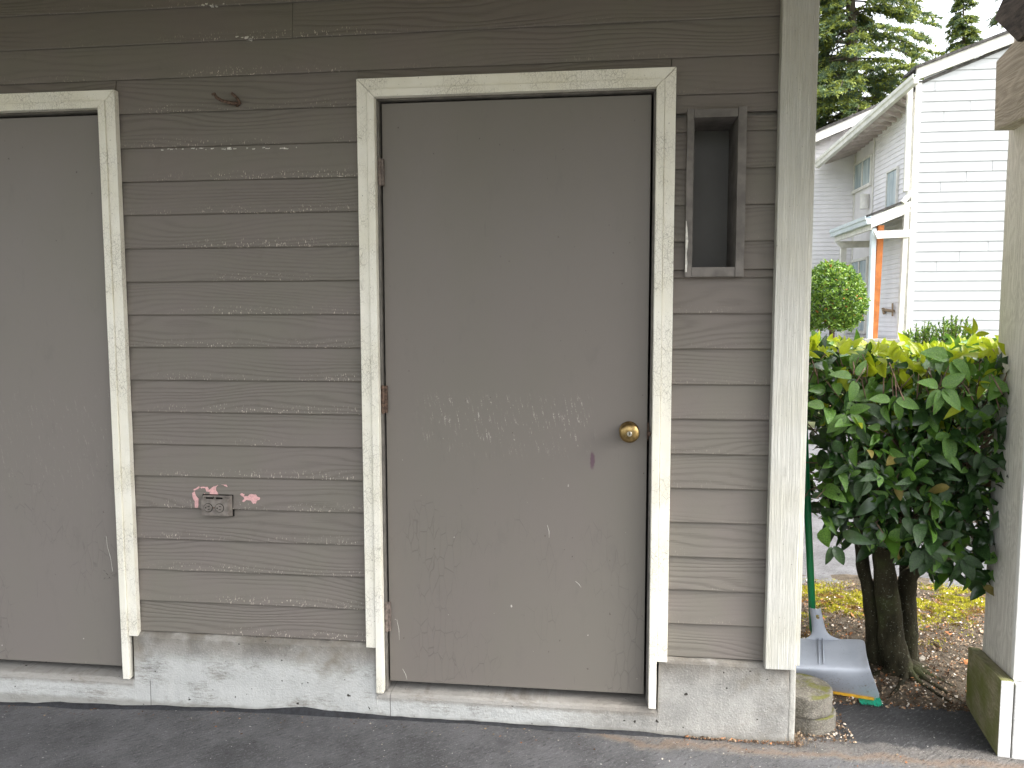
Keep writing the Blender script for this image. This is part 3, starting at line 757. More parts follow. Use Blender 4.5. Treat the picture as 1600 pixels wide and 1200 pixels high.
# ------------------------------------------------------------ carport roof (deck unseen, cut short of the camera to let more light in)
cr = thing('carport_roof', (-1, -2.5, 2.62), 'flat board carport roof over the storage doors', 'roof')
b = bmesh.new(); box(b, (-4.4, -2.15, 2.625), (2.25, .10, 2.70)); box(b, (-4.4, .1001, 2.625), (1.43, 3.5, 2.70)); obj('roof_deck', b, M['ceil'], cr)
for i in range(7):
    x = -4.1+i*.98; b = bmesh.new(); box(b, (x, -2.15, 2.50), (x+.05, -.06, 2.624)); obj('joist', b, M['ceil'], cr)

# tar line where asphalt meets the concrete
b = bmesh.new(); n = 150
for side in (0,):
    prev = None
    for i in range(n+1):
        x = -4.2+(1.16+4.2)*i/n; z = gx(x)
        hgt = .006+.010*abs(mnoise.noise(Vector((x*4, 1, 3))))+.004*mnoise.noise(Vector((x*25, 2, 0))); out = .010+.022*abs(mnoise.noise(Vector((x*3, 7, 3))))+.006*mnoise.noise(Vector((x*30, 7, 0)))
        fade = sm((1.16-x)/.35); bl = math.exp(-((x+.30)/.09)**2)*.012+math.exp(-((x+.36+.9)/.05)**2)*.007
        pr = [(x, FY+.012, z-.006), (x, FY-.0035, z+(hgt+bl)*fade), (x, FY-.008-out*.35, z+(.005+bl*.5)*fade), (x, FY-.008-out, z-.004)]
        cur = [b.verts.new(p) for p in pr]
        if prev:
            for k in range(3): b.faces.new((prev[k], cur[k], cur[k+1], prev[k+1]))
        prev = cur
bmesh.ops.recalc_face_normals(b, faces=b.faces[:])
tag(obj('tar_seam', b, M['tar'], None), kind='structure')

# ------------------------------------------------------------ stacked concrete discs
def puck(name, cx, cy, z0, h, r, label, seed):
    t = thing(name, (cx, cy, z0), label, 'concrete disc', 'round concrete discs stacked at the wall corner')
    b = bmesh.new(); lathe(b, [(r*.97, 0), (r*.995, .003), (r, .008), (r, h-.008), (r*.99, h-.002), (r*.965, h), (r*.5, h)], (cx, cy, z0), 'Z', 44)
    subd(b, .02); roughen(b, .0016, 22, seed); roughen(b, .0016, 90, seed)
    obj('concrete_disc', b, M['puck'], t, True); return t
zc = gx(1.5)-.008
puck('concrete_disc', 1.490, .112, zc, .074, .094, 'lower round concrete disc resting on the asphalt at the corner', 1)
puck('concrete_disc', 1.474, .108, zc+.075, .076, .096, 'upper concrete disc, moss on top, stacked against the wall corner', 5)
for o in list(bpy.data.objects):     # single-mesh things: fold the mesh up onto the thing itself
    pass

# ------------------------------------------------------------ dustpan and broom
dp = thing('dustpan', B(1300, 1050, 'y', .34), 'grey plastic dustpan with a yellow lip leaning at the building corner', 'dustpan')
zg = -.118
tl = B(1222, 996, 'y', .47); tr_ = B(1344, 998, 'y', .47); kl = B(1228, 1043, 'y', .455); kr = B(1343, 1046, 'y', .455); ll = B(1246, 1072, 'z', zg+.004); lr = B(1366, 1091, 'z', zg+.004)
tl = B(1222, 996, 'y', .50); tr_ = B(1344, 998, 'y', .50); kl = B(1228, 1043, 'y', .275); kr = B(1343, 1046, 'y', .275)
rows = [(tl, tr_), (tl.lerp(kl, .5), tr_.lerp(kr, .5)), (tl.lerp(kl, .93), tr_.lerp(kr, .93)), (kl.lerp(ll, .07), kr.lerp(lr, .07)), (kl.lerp(ll, .6), kr.lerp(lr, .6)), (ll, lr)]
# cross section: wings fold forward at each end
vs = []; fs = []; nu = 12
wing = Vector((.004, -.022, .012))
for j, (a, c) in enumerate(rows):
    f = [1.0, 1.0, 1.0, .95, .5, .06][j]; dirx = (c-a).normalized()
    for i in range(nu+1):
        u = i/nu
        if i == 0: p = a - dirx*.006 + wing*f + Vector((0, 0, .006*f))
        elif i == nu: p = c + dirx*(.024 if j > 1 else .010) + wing*f + Vector((0, 0, .006*f))
        elif i == 1: p = a + wing*f*.25
        elif i == nu-1: p = c + dirx*.002 + wing*f*.25
        else: p = a.lerp(c, (i-1)/(nu-2)*.94+.03)
        if j == 0 and i in (0, nu): p -= Vector((0, 0, .018))
        vs.append(tuple(p))
for j in range(len(rows)-1):
    for i in range(nu): a_ = j*(nu+1)+i; fs.append((a_, a_+1, a_+nu+2, a_+nu+1))
pan = raw('pan', vs, fs, M['pan'], dp, True)
md = pan.modifiers.new('s', 'SOLIDIFY'); md.thickness = .0032; md.offset = 0
md = pan.modifiers.new('b', 'SUBSURF'); md.levels = 2; md.render_levels = 2
b = bmesh.new(); y_ = Vector((0, -.004, .0)); la, lb = B(1296, 1077, 'z', zg+.002), B(1364, 1092, 'z', zg+.002)
dl = (lb-la).normalized(); nrm = Vector((0, 0, 1)); o_ = Vector((-dl.y, dl.x, 0))*-.010
prism(b, [ll+o_*.2+Vector((0, 0, -.004)), lr+o_*.2+Vector((0, 0, -.004)), lr+o_*1.1+Vector((0, 0, -.0045)), ll+o_*1.1+Vector((0, 0, -.0045))], (0, 0, .008), .001); obj('yellow_lip', b, M['yellow'], dp)
# ribs
b = bmesh.new()
for px in (1279.5, 1286.5):
    a = B(px-1.2, 996, 'y', .494); c = B(px+.6, 1037, 'y', .300); tube(b, [a, a.lerp(c, .5), c], [.0022, .003, .0018], 6)
obj('rib', b, M['pan'], dp, True)
# channel handle
b = bmesh.new(); secs = [(1273.0, 948, 8.0), (1274.5, 958, 8.0), (1276, 964, 8.2), (1277.0, 971, 8.6), (1279.5, 985, 9.8), (1281.5, 992, 13), (1283, 997, 22), (1284, 1001, 34)]
ring = []; ns = 10
for j, (px, py, hw) in enumerate(secs):
    yb_ = .490+ (.012 if j < 5 else .012-.004*(j-4)); rr = []
    dep = [.020, .020, .020, .018, .015, .010, .005, .002][j]
    for k in range(ns+1):
        ang = math.pi*k/ns; p = B(px-hw*math.cos(ang), py, 'y', yb_); p.y -= dep*math.sin(ang); rr.append(b.verts.new(p))
    ring.append(rr)
for j, (a, c) in enumerate(zip(ring, ring[1:])):
    for k in range(ns):
        if j == 1 and k in (4, 5): continue
        b.faces.new((a[k], a[k+1], c[k+1], c[k]))
ha = obj('pan_handle', b, M['pan'], dp, True)
md = ha.modifiers.new('s', 'SOLIDIFY'); md.thickness = .003; md = ha.modifiers.new('b', 'SUBSURF'); md.levels = 1; md.render_levels = 2
# broom
br = thing('broom', B(1300, 1040, 'y', .57), 'broom with a green handle and green bristles standing behind the grey dustpan', 'broom')
bot = B(1270.5, 986, 'y', .57); topv = B(1257.5, 700, 'y', .50); d = (topv-bot); top2 = bot + d*1.75
b = bmesh.new(); tube(b, [bot, bot.lerp(top2, .01), bot.lerp(top2, .99), top2], [.0115, .0140, .0140, .008], 20); obj('broom_handle', b, M['green'], br, True)
hb = B(1300, 1030, 'y', .57)
b = bmesh.new(); tube(b, [bot+d*.02, bot-d*.06, bot - d*.12+Vector((.02, 0, 0)), hb+Vector((0, 0, .02))], [.0085, .009, .012, .022], 14)
box(b, hb+Vector((-.10, -.022, -.02)), hb+Vector((.12, .022, .02)), .008); obj('broom_head', b, M['green'], br, True)
vs = []; fs = []
for i in range(420):
    u = random.random(); f = random.uniform(-1, 1)
    a = hb + Vector((-.09+.20*u, random.uniform(-.018, .018), -.016))
    e = B(1292+u*86+random.uniform(-3, 3), 1088+u*12+random.uniform(-3, 5), 'z', gx(1.7)+.006)
    if u < .62: e += Vector((0, .05, 0))
    mid = a.lerp(e, .5)+Vector((.012*u, -.004, -.004)); pts = [a, mid, e]
    side = Vector((.0009, 0, 0)); base = len(vs)
    for p in pts: vs += [tuple(p-side), tuple(p+side), tuple(p+Vector((0, -.0012, 0)))]
    for s in range(2):
        for k in range(3): fs.append((base+s*3+k, base+s*3+(k+1) % 3, base+s*3+3+(k+1) % 3, base+s*3+3+k))
tag(raw('bristles', vs, fs, M['bristle'], br), kind='stuff')

# ------------------------------------------------------------ carport post on the right
cp = thing('carport_post', (2.15, .15, -.13), 'rough cream timber carport post with mossy skirt boards at its foot', 'post')
f0 = Vector((2.063, -.020)); k0 = Vector((2.116, .330)); dv = (k0-f0).normalized(); nv = Vector((dv.y, -dv.x))   # nv points to +x
def fp(s, t): p = f0 + dv*s + nv*t; return (p.x, p.y)
def rbox(name, s0, s1, t0, t1, z0, z1, mat, bev=.003, sub=.06, amp=.0015, top=None):
    b = bmesh.new(); pts = [fp(s0, t0), fp(s0, t1), fp(s1, t1), fp(s1, t0)]
    prism(b, [(x, y, z0) for x, y in pts], (0, 0, z1-z0), bev)
    if top:
        for v in b.verts:
            if v.co.z > (z0+z1)/2: v.co.z += top*((Vector((v.co.x, v.co.y))-f0).dot(dv))
    subd(b, sub); roughen(b, amp, 14, s0+t0); return obj(name, b, mat, cp)
rbox('skirt_board', .0, .352, .0, .038, -.20, .130, M['skirt'], top=-.10)
# its sawn, white painted end
b = bmesh.new(); pts = [fp(-.0025, .001), fp(-.0025, .037), fp(.0005, .037), fp(.0005, .001)]; prism(b, [(x, y, -.14) for x, y in pts], (0, 0, .267), .0008); obj('board_end', b, M['skirt_w'], cp)
rbox('skirt_board', -.004, .040, .042, .42, -.20, .122, M['skirt_w'])
rbox('post_timber', .045, .335, .042, .185, -.15, 2.6, M['post'], bev=.004, sub=.10, amp=.0022)
rbox('post_trim', .016, .043, .040, .074, .124, 2.4, M['post_w'], sub=.15, amp=.0008)
rbox('post_trim', .014, .0425, .0765, .19, .124, 2.4, M['post_w'], sub=.15, amp=.0008)
# beam running towards the viewer along the top of the post, a child of the carport roof
bxx = 2.085
bp_ = [B(1553, 205, 'x', bxx), B(1556, 96, 'x', bxx), B(1572, 80, 'x', bxx)]
b = bmesh.new()
prism(b, [(bxx, bp_[0].y, bp_[0].z), (bxx, bp_[1].y, bp_[1].z), (bxx, bp_[1].y-.16, bp_[1].z+.035), (bxx, -2.12, bp_[1].z+.035), (bxx, -2.12, bp_[0].z)], (.09, 0, 0), .004); subd(b, .2); roughen(b, .002, 12, 4)
obj('beam', b, M['beam'], cr)
b = bmesh.new(); p_ = [B(1567, -2, 'x', 2.07), B(1553, 30, 'x', 2.07), B(1590, 66, 'x', 2.07)]
prism(b, [p_[1], p_[2], (2.07, p_[2].y-.25, p_[2].z+.05), (2.07, -2.12, p_[2].z+.08), (2.07, -2.12, p_[2].z+.40), (2.07, p_[0].y-.02, p_[0].z+.14), (2.07, p_[0].y, p_[0].z)], (.06, 0, 0), .003); subd(b, .2); roughen(b, .0025, 12, 4)
obj('rafter', b, M['rafter'], cr)

# ------------------------------------------------------------ leaves
def leaf_tpl(L, W, fold=.25, droop=.3, st=(0, .1, .28, .5, .72, .88, 1.0), curl=0.0, petiole=True):
    vs = []; fs = []
    for t in st:
        w_ = W/2*max(0.0, math.sin(math.pi*min(1, t**.82)))**.75*(1-.25*t) if 0 < t < 1 else 0
        x = L*t*(1-.12*droop*t); z = -droop*L*t*t
        tw = curl*(t-.5)
        vs += [(x, -w_, z+w_*fold*2+tw*w_), (x, 0, z), (x, w_, z+w_*fold*2-tw*w_)]
    for i in range(len(st)-1):
        a = i*3; fs += [(a, a+1, a+4, a+3), (a+1, a+2, a+5, a+4)]
    if petiole:
        n = len(vs); vs += [(-L*.12, -.0012, -.001), (-L*.12, .0012, -.001), (0.004, .0014, 0), (.004, -.0014, 0)]; fs.append((n, n+1, n+2, n+3))
    return vs, fs
TPL = [leaf_tpl(1, .56, .20, .25), leaf_tpl(1, .50, .12, .45, curl=.3), leaf_tpl(1, .62, .26, .12, curl=-.3), leaf_tpl(1, .46, .30, .6)]
LOW = [leaf_tpl(1, .50, .22, .25, st=(0, .25, .6, 1), petiole=False), leaf_tpl(1, .44, .15, .45, st=(0, .3, .65, 1), petiole=False), leaf_tpl(1, .58, .3, .1, st=(0, .3, .7, 1), petiole=False)]
def orient(direction, normal):
    x = direction.normalized(); z = (normal - x*normal.dot(x))
    z = z.normalized() if z.length > 1e-4 else x.orthogonal().normalized(); y = z.cross(x)
    return Matrix((x, y, z)).transposed()
def leafmass(name, items, mats, parent, tpls):
    """items: (pos, dir, normal, length, material index)"""
    vs = []; fs = []; mi = []
    for k, (p, d_, n_, L, m_) in enumerate(items):
        tv, tf = tpls[k % len(tpls)]; r = orient(d_, n_); o0 = len(vs)
        for v in tv: vs.append(tuple(p + r @ (Vector(v)*L)))
        for f in tf: fs.append(tuple(i+o0 for i in f)); mi.append(m_)
    return tag(raw(name, vs, fs, mats, parent, True, mi), kind='stuff')
rv = lambda s=1.0: Vector((random.gauss(0, s), random.gauss(0, s), random.gauss(0, s)))

# camellia hedge bush
hb0 = Vector((1.97, .56, -.11))
hd = thing('camellia_bush', hb0, 'clipped camellia bush with glossy leaves, dark trunks and yellow-green new growth on top', 'bush')
# trunks
def trunk(path, rads, name='trunk', seed=1):
    b = bmesh.new(); pts = []; rr = []
    for i in range(len(path)-1):
        for s in range(6):
            pts.append(Vector(path[i]).lerp(Vector(path[i+1]), s/6)); rr.append(rads[i]+(rads[i+1]-rads[i])*s/6)
    pts.append(Vector(path[-1])); rr.append(rads[-1])
    for k in range(2):
        pts = [pts[0]]+[(pts[i-1]+pts[i]*2+pts[i+1])/4 for i in range(1, len(pts)-1)]+[pts[-1]]
    tube(b, pts, rr, 16); roughen(b, .010, 9, seed); roughen(b, .004, 35, seed)
    return obj(name, b, M['trunk'], hd, True)
T = lambda px, py, y: B(px, py, 'y', y)
trunk([T(1408, 1066, .52), T(1402, 1040, .53), T(1393, 1000, .54), T(1386, 940, .55), T(1380, 880, .56), T(1375, 820, .58), T(1372, 720, .6)], [.092, .060, .048, .042, .040, .038, .026], seed=2)
trunk([T(1376, 1050, .60), T(1368, 1000, .61), T(1357, 930, .62), T(1347, 870, .63), T(1340, 800, .64), T(1330, 700, .66)], [.054, .038, .029, .026, .024, .016], seed=5)
trunk([T(1415, 1045, .62), T(1417, 990, .62), T(1415, 930, .62), T(1420, 900, .6), T(1440, 880, .56), T(1462, 862, .54), T(1500, 800, .55)], [.050, .040, .034, .032, .026, .022, .012], seed=7)
trunk([T(1418, 930, .62), T(1416, 880, .62), T(1412, 800, .62)], [.030, .024, .016], seed=8)
b = bmesh.new()
for k in range(9):     # surface roots
    a = random.uniform(-.6, 2.2) if k < 6 else random.uniform(2.2, 4.5); p = hb0+Vector((0, -.02, .03)); pts = [p]; 
    for s in range(5): a += random.uniform(-.3, .3); p = p+Vector((math.cos(a)*.05, -math.sin(a)*.05, -.012 if s < 2 else -.006)); pts.append(p)
    tube(b, pts, [.032, .026, .017, .012, .008, .004], 8)
obj('root', b, M['trunk'], hd, True)
# branches
HX0, HX1, HY0, HY1 = 1.44, 2.62, .14, 1.02
def htop(x): return 1.185+.018*math.sin(x*9)+.012*math.sin(x*23)
def hlow(x, y): return .50-.14*sm((x-1.60)/.55)+.09*mnoise.noise(Vector((x*5, y*5, 0)))
b = bmesh.new(); tips = []
for k in range(240):
    s0 = Vector((random.uniform(1.80, 2.1), random.uniform(.45, .68), random.uniform(.42, .85)))
    x = random.uniform(HX0, HX1); y = random.uniform(HY0, HY1); z = random.uniform(hlow(x, y)+.03, htop(x)-.01)
    if k % 3 == 0: z = htop(x)-.02
    e = Vector((x, y, z)); mid = s0.lerp(e, .5)+rv(.05); pts = [s0, s0.lerp(mid, .5)+rv(.012), mid, mid.lerp(e, .55)+rv(.02), e]
    r0 = random.uniform(.003, .0075); tube(b, pts, [r0, r0*.8, r0*.6, r0*.4, r0*.22], 5); tips.append(e)
for k in range(420):   # clipped twigs under the top surface
    x = random.uniform(HX0, HX1); y = random.uniform(HY0, HY1); e = Vector((x, y, htop(x)-random.uniform(0, .05)-.05*random.random()*(y < .3)))
    s0 = e+Vector((random.gauss(0, .03), random.gauss(0, .03), -random.uniform(.04, .12))); tube(b, [s0, s0.lerp(e, .5)+rv(.007), e], [.0026, .0022, .0018], 4)
obj('branches', b, M['twig'], hd, True)
items = []; cand = []
def put(p, d_, n_, L, m_): items.append((p, d_, n_, L, m_)); 
def addleaf(p, kind=None):
    x, y, z = p; out = Vector(((x-2.0)*.5, y-.6, .0)); 
    if out.length < .05: out = Vector((0, -1, 0))
    out.normalize(); top = (htop(x)-z)
    if kind == 'new':
        if random.random() < .3: return (p, Vector((random.gauss(0, .8), random.gauss(-.3, .6), random.uniform(-.1, .9))), Vector((random.gauss(0, .6), -.7, random.uniform(.2, 1))), random.uniform(.04, .085), 1)
        d_ = Vector((random.gauss(0, .5), random.gauss(-.15, .45), random.uniform(.35, 1.1))); n_ = Vector((random.gauss(0, .6), -1, random.gauss(.5, .5))); return (p, d_, n_, random.uniform(.042, .072), 0)
    d_ = out*random.uniform(-.1, .9)+Vector((random.gauss(0, .75), random.gauss(0, .5), random.uniform(-1.2, .35))); n_ = out*.45+Vector((random.gauss(0, .7), random.gauss(0, .6), random.uniform(-.1, 1.1)))
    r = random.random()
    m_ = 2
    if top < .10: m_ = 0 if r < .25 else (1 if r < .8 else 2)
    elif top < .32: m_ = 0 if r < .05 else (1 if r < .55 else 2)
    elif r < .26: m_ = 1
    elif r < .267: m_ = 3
    return (p, d_, n_, min(.108, max(.030, random.lognormvariate(-2.68, .28))), m_)
n_front, n_all = 0, []
for k in range(5000):
    f = random.random()
    if f < .36:     # front shell
        x = random.uniform(HX0, HX1); u = random.random()**.9; zlo = hlow(x, .3); z = zlo+(htop(x)-zlo)*u
        bulge = .10*math.cos((x-2.0)/.7*1.2)+.10*mnoise.noise(Vector((x*5, z*5, 3))); y = .32-bulge-.06*math.sin(u*math.pi)+abs(random.gauss(0, .10)); p = Vector((x, y, z))
        n_all.append(addleaf(p))
    elif f < .56:     # top
        x = random.uniform(HX0, HX1); y = random.uniform(.20, HY1); p = Vector((x, y, htop(x)-abs(random.gauss(0, .022))))
        n_all.append(addleaf(p, 'new' if random.random() < .52 else None))
    else:
        x = random.uniform(HX0, HX1); y = random.uniform(.25, HY1); z = random.uniform(hlow(x, y), htop(x)); n_all.append(addleaf(Vector((x, y, z))))
# some specific sprays seen against the front
def spray(px, py, y, dirs, m_, L):
    c = B(px, py, 'y', y)
    for dx, dz in dirs:
        n_all.append((c+Vector((dx, 0, dz))*.01, Vector((dx, random.uniform(-.5, -.1), dz)), Vector((random.uniform(-.3, .3), -1, .55)), L*random.uniform(.85, 1.1), m_))
spray(1470, 605, .13, [(-.6, -.8), (-.15, -1), (.55, -.7), (.9, -.5), (.35, .25), (-.9, .3)], 1, .085); spray(1485, 560, .14, [(.3, -1), (-.9, .2), (.6, -.5)], 1, .095)
spray(1335, 590, .16, [(-.1, -1), (-.9, .3), (.5, .8)], 1, .075); spray(1325, 645, .16, [(-.8, -.8), (.9, -.7), (-.4, -1), (.5, .25)], 1, .085)
spray(1395, 625, .15, [(.5, -.9), (-.9, .1), (.9, -.2)], 1, .080); spray(1292, 635, .18, [(-.6, -.8), (.1, -1), (-.9, .1)], 1, .075)
spray(1440, 855, .18, [(-.5, -.9), (.5, -.8), (.1, -1), (.9, -.4)], 2, .085); spray(1500, 870, .18, [(.5, -.9), (-.2, -1), (.9, -.3)], 2, .085)
spray(1520, 525, .2, [(.9, .25), (.1, .9), (-.5, .7)], 0, .05); spray(1300, 850, .25, [(-.2, -1), (.5, -.8), (-.9, -.3)], 2, .075)
# the leaves nearest the viewer are separate parts, the rest one mass
def vis(it):
    p = it[0]; d_ = (p-CV).dot(_fw); px = 800+FPX*((p-CV).dot(_r2))/d_; py = 600-FPX*((p-CV).dot(_u2))/d_
    ok = 1250 < px < 1560 and 480 < py < 930
    return (0 if ok else 9) + p.y - .25*(it[3]) - (.05 if it[4] != 2 else 0)
def keep(it):
    p = it[0]+it[1].normalized()*it[3]*.6; d_ = (p-CV).dot(_fw); px = 800+FPX*((p-CV).dot(_r2))/d_; py = 600-FPX*((p-CV).dot(_u2))/d_
    return not (px < 1284 and py > 640 and p.y < .62)
n_all = [it for it in n_all if keep(it)]
n_all.sort(key=vis)
near, rest = n_all[:296], n_all[296:]
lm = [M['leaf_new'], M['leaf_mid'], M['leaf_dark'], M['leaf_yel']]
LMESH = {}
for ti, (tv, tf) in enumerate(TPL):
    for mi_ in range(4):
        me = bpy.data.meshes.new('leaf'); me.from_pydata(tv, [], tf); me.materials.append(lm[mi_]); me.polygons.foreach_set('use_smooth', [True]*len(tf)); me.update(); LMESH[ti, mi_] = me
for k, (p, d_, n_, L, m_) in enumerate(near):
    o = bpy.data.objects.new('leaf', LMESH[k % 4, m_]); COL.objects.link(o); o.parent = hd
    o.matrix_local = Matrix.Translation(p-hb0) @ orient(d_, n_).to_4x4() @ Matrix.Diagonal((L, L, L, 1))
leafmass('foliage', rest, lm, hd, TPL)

# background round shrub
sc = B(1300, 470, 'y', 8.3); sr = 46/FPX*(8.3+2.64)*1.0
gs = gz(sc.x, 8.3)
sb = thing('round_shrub', (sc.x, 8.3, gs), 'clipped round shrub with small light green leaves before the porch', 'shrub')
items = []
for k in range(11000):
    d_ = rv().normalized(); flat = Vector((d_.x*1.0, d_.y*1.0, d_.z*1.22)); rr = sr*(1-.10*abs(random.gauss(0, 1)))*(1+.10*mnoise.noise(d_*2.5)+.08*mnoise.noise(d_*8))
    if d_.z < -.8: continue
    p = sc+flat*rr; items.append((p, rv(.8)+d_*.5+Vector((0, 0, .4)), d_+rv(.5), random.uniform(.034, .060), random.choices((0, 1, 2), (.55, .435, .015))[0]))
leafmass('foliage', items, [M['sh1'], M['sh2'], M['sh3']], sb, LOW)
b = bmesh.new(); tube(b, [(sc.x, 8.3, gs-.05), (sc.x+.02, 8.3, (gs+sc.z)/2), (sc.x, 8.3, sc.z)], [.05, .04, .03], 8)
for k in range(26):
    e = sc+rv().normalized()*sr*.8; tube(b, [(sc.x, 8.3, sc.z-sr*.9), Vector((sc.x, 8.3, sc.z-.2)).lerp(e, .5), e], [.018, .012, .005], 5)
obj('trunk', b, M['twig'], sb)
# feathery low shrub against the gable wall
for (pxc, wd_, n_, lab, hh) in ((1490, 34, 46, 'taller wispy shrub in front of the white gable wall', 500), (1440, 24, 26, 'smaller wispy shrub near the corner of the white gable wall', 508)):
    c = B(pxc, hh, 'y', 11.2); g0 = gz(c.x, 11.2); w2 = wd_/FPX*13.9
    ws = thing('wispy_shrub', (c.x, 11.2, g0), lab, 'shrub', 'wispy shrubs by the white gable wall'); items = []; b = bmesh.new()
    for k in range(n_):
        x = c.x+random.uniform(-w2, w2); e = Vector((x, 11.2+random.uniform(-.2, .2), c.z+random.uniform(-.16, .10)-.22*((x-c.x)/w2)**2)); s0 = Vector((c.x+(x-c.x)*.4, 11.2, g0)); tube(b, [s0, s0.lerp(e, .5)+rv(.02), e], [.006, .005, .003], 4)
        for t_ in range(34):
            u = .35+.65*t_/34; items.append((s0.lerp(e, u), rv(.5)+Vector((0, 0, .9)), rv(), random.uniform(.035, .07), random.choice((0, 1))))
    leafmass('foliage', items, [M['sh1'], M['sh2']], ws, LOW); obj('stems', b, M['twig'], ws)

# ------------------------------------------------------------ ground litter, moss, weeds
items = []; vs = []; fs = []; mi = []
def flake(p, s, m_, flat=.35):
    n = random.choice((3, 4, 5)); a0 = random.random()*6.28; nrm = Vector((random.gauss(0, flat), random.gauss(0, flat), 1)).normalized(); u = nrm.orthogonal().normalized(); v = nrm.cross(u); asp = random.uniform(.3, 1); o0 = len(vs)
    for k in range(n): a = a0+6.283*k/n; q_ = p+u*math.cos(a)*s+v*math.sin(a)*s*asp+nrm*random.uniform(0, .3)*s; vs.append(tuple(q_))
    fs.append(tuple(range(o0, o0+n))); mi.append(m_)
def soilz(x, y): return gz(x, y)+soilf(x, y)
for k in range(24000):
    x = random.uniform(1.42, 3.4); y = .27+1.4*random.random()**1.3
    flake(Vector((x, y, soilz(x, y)+random.uniform(0, .008))), random.uniform(.002, .008), random.choices((0, 1, 2, 3), (.34, .50, .06, .10))[0], .5)
for k in range(150):
    x = random.uniform(1.5, 3.0); y = random.uniform(.35, 1.2); flake(Vector((x, y, soilz(x, y)+.008)), random.uniform(.010, .022), random.choices((2, 0, 3), (.6, .3, .1))[0], .45)
for k in range(260):   # crumbs on the asphalt close to the wall
    x = random.uniform(-1.7, 2.0); y = -.05-abs(random.gauss(0, .06)); flake(Vector((x, y, gz(x, y)+.003)), random.uniform(.0015, .005), random.choices((0, 2, 3, 1), (.3, .2, .2, .3))[0], .2)
for k in range(70):
    x = random.uniform(-1.7, 2.0); y = random.uniform(-1.2, -.1); flake(Vector((x, y, gz(x, y)+.003)), random.uniform(.001, .004), 3, .2)
for k in range(900):
    x = random.uniform(1.42, 1.62); y = random.uniform(-.02, .24); flake(Vector((x, y, gz(x, y)+.004+random.uniform(0, .01))), random.uniform(.002, .007), random.choices((0, 1, 3), (.3, .6, .1))[0], .5)
for x in [random.uniform(1.05, 1.44) for _ in range(500)]:
    y = FY-.004-abs(random.gauss(0, .010)); flake(Vector((x, y, gz(x, y)+.003+random.uniform(0, .006))), random.uniform(.0015, .005), random.choices((0, 1, 2), (.3, .55, .15))[0], .5)
tag(raw('leaf_litter', vs, fs, [M['lit1'], M['lit2'], M['lit3'], M['lit4']], None, False, mi), 'brown bark chips and orange dead leaves scattered over the soil bed', 'leaf litter', kind='stuff')
vs = []; fs = []; mi = []
def mossblade(p, h, m_):
    a = random.random()*6.28; s = h*.42; o0 = len(vs); t_ = p+Vector((random.gauss(0, h*.4), random.gauss(0, h*.4), h))
    for k in range(3): vs.append(tuple(p+Vector((math.cos(a+k*2.09)*s, math.sin(a+k*2.09)*s, -.002))))
    vs.append(tuple(t_)); mi.extend([m_]*3)
    for k in range(3): fs.append((o0+k, o0+(k+1) % 3, o0+3))
for k in range(170000):
    x = random.uniform(1.55, 4.2); y = random.uniform(.78, 1.72); cen = 1.44+.08*math.sin(x*2.1); den = math.exp(-((y-cen)/.19)**2)+.35*max(0, mnoise.noise(Vector((x*3, y*4, 9)))) 
    nn = mnoise.noise(Vector((x*6, y*9, 1)))+.5*mnoise.noise(Vector((x*19, y*23, 2)))
    if random.random() > den*1.2 or nn < -.22-.25*math.exp(-((y-cen)/.10)**2): continue
    lum = nn+random.gauss(0, .12)+(y-1.25)*.8
    mossblade(Vector((x, y, (gz(x, y)+.008 if y > 1.6 else soilz(x, y))+.004*max(0, nn))), random.uniform(.004, .0085), 0 if lum > .12 else (1 if lum > -.1 else 2))
tag(raw('moss', vs, fs, [M['moss1'], M['moss2'], M['moss3']], None, False, mi), 'bright yellow-green moss along the edge of the soil bed', 'moss', kind='stuff')
vs = []; fs = []
for k in range(170):   # dry weeds at the corner
    p = Vector((1.425+random.gauss(0, .022), -.02+random.gauss(0, .022), gx(1.42))); d_ = Vector((random.gauss(0, .6), random.gauss(-.2, .6), 1)).normalized()*random.uniform(.012, .045); s_ = Vector((-d_.y, d_.x, 0)).normalized()*.0009; o0 = len(vs)
    vs += [tuple(p-s_), tuple(p+s_), tuple(p+d_)]; fs.append((o0, o0+1, o0+2))
tag(raw('dry_weeds', vs, fs, M['lit1'], None), 'thin dry weeds growing at the foot of the building corner', 'weeds', kind='stuff')

# ------------------------------------------------------------ white townhouse beyond
HY = 12.3; HX = B(1425, 300, 'y', HY).x; GZ = .62
th = thing('townhouse', (HX, HY, GZ), 'white two-storey townhouse with lap siding, side porch and long gutter', 'house')
def hobj(name, b, mat, parent=th, smooth=False): return obj(name, b, mat, parent, smooth)
def Hy(px, py, y=HY): return B(px, py, 'y', y)
lapH = Hy(1500, 252).z-Hy(1500, 484.5).z; lapH /= 15.0
zl0 = Hy(1500, 484.5).z - 5*lapH
XE = HX+9.0
eave_z = Hy(1432, 130).z; slope = (Hy(1555, 83).z-eave_z)/(Hy(1555, 83).x-Hy(1432, 130).x)
xridge = HX+4.5
def roofz(x): return eave_z+slope*(min(x, 2*xridge-x)-HX)
jn = {}
for px, py in ((1516, 161), (1475, 180), (1461, 135), (1551, 257), (1510, 273), (1470, 290), (1544, 382), (1499, 399), (1463, 413)):
    k = int((Hy(px, py).z-zl0)/lapH); jn.setdefault(k, []).append(Hy(px, py).x)
k = 0
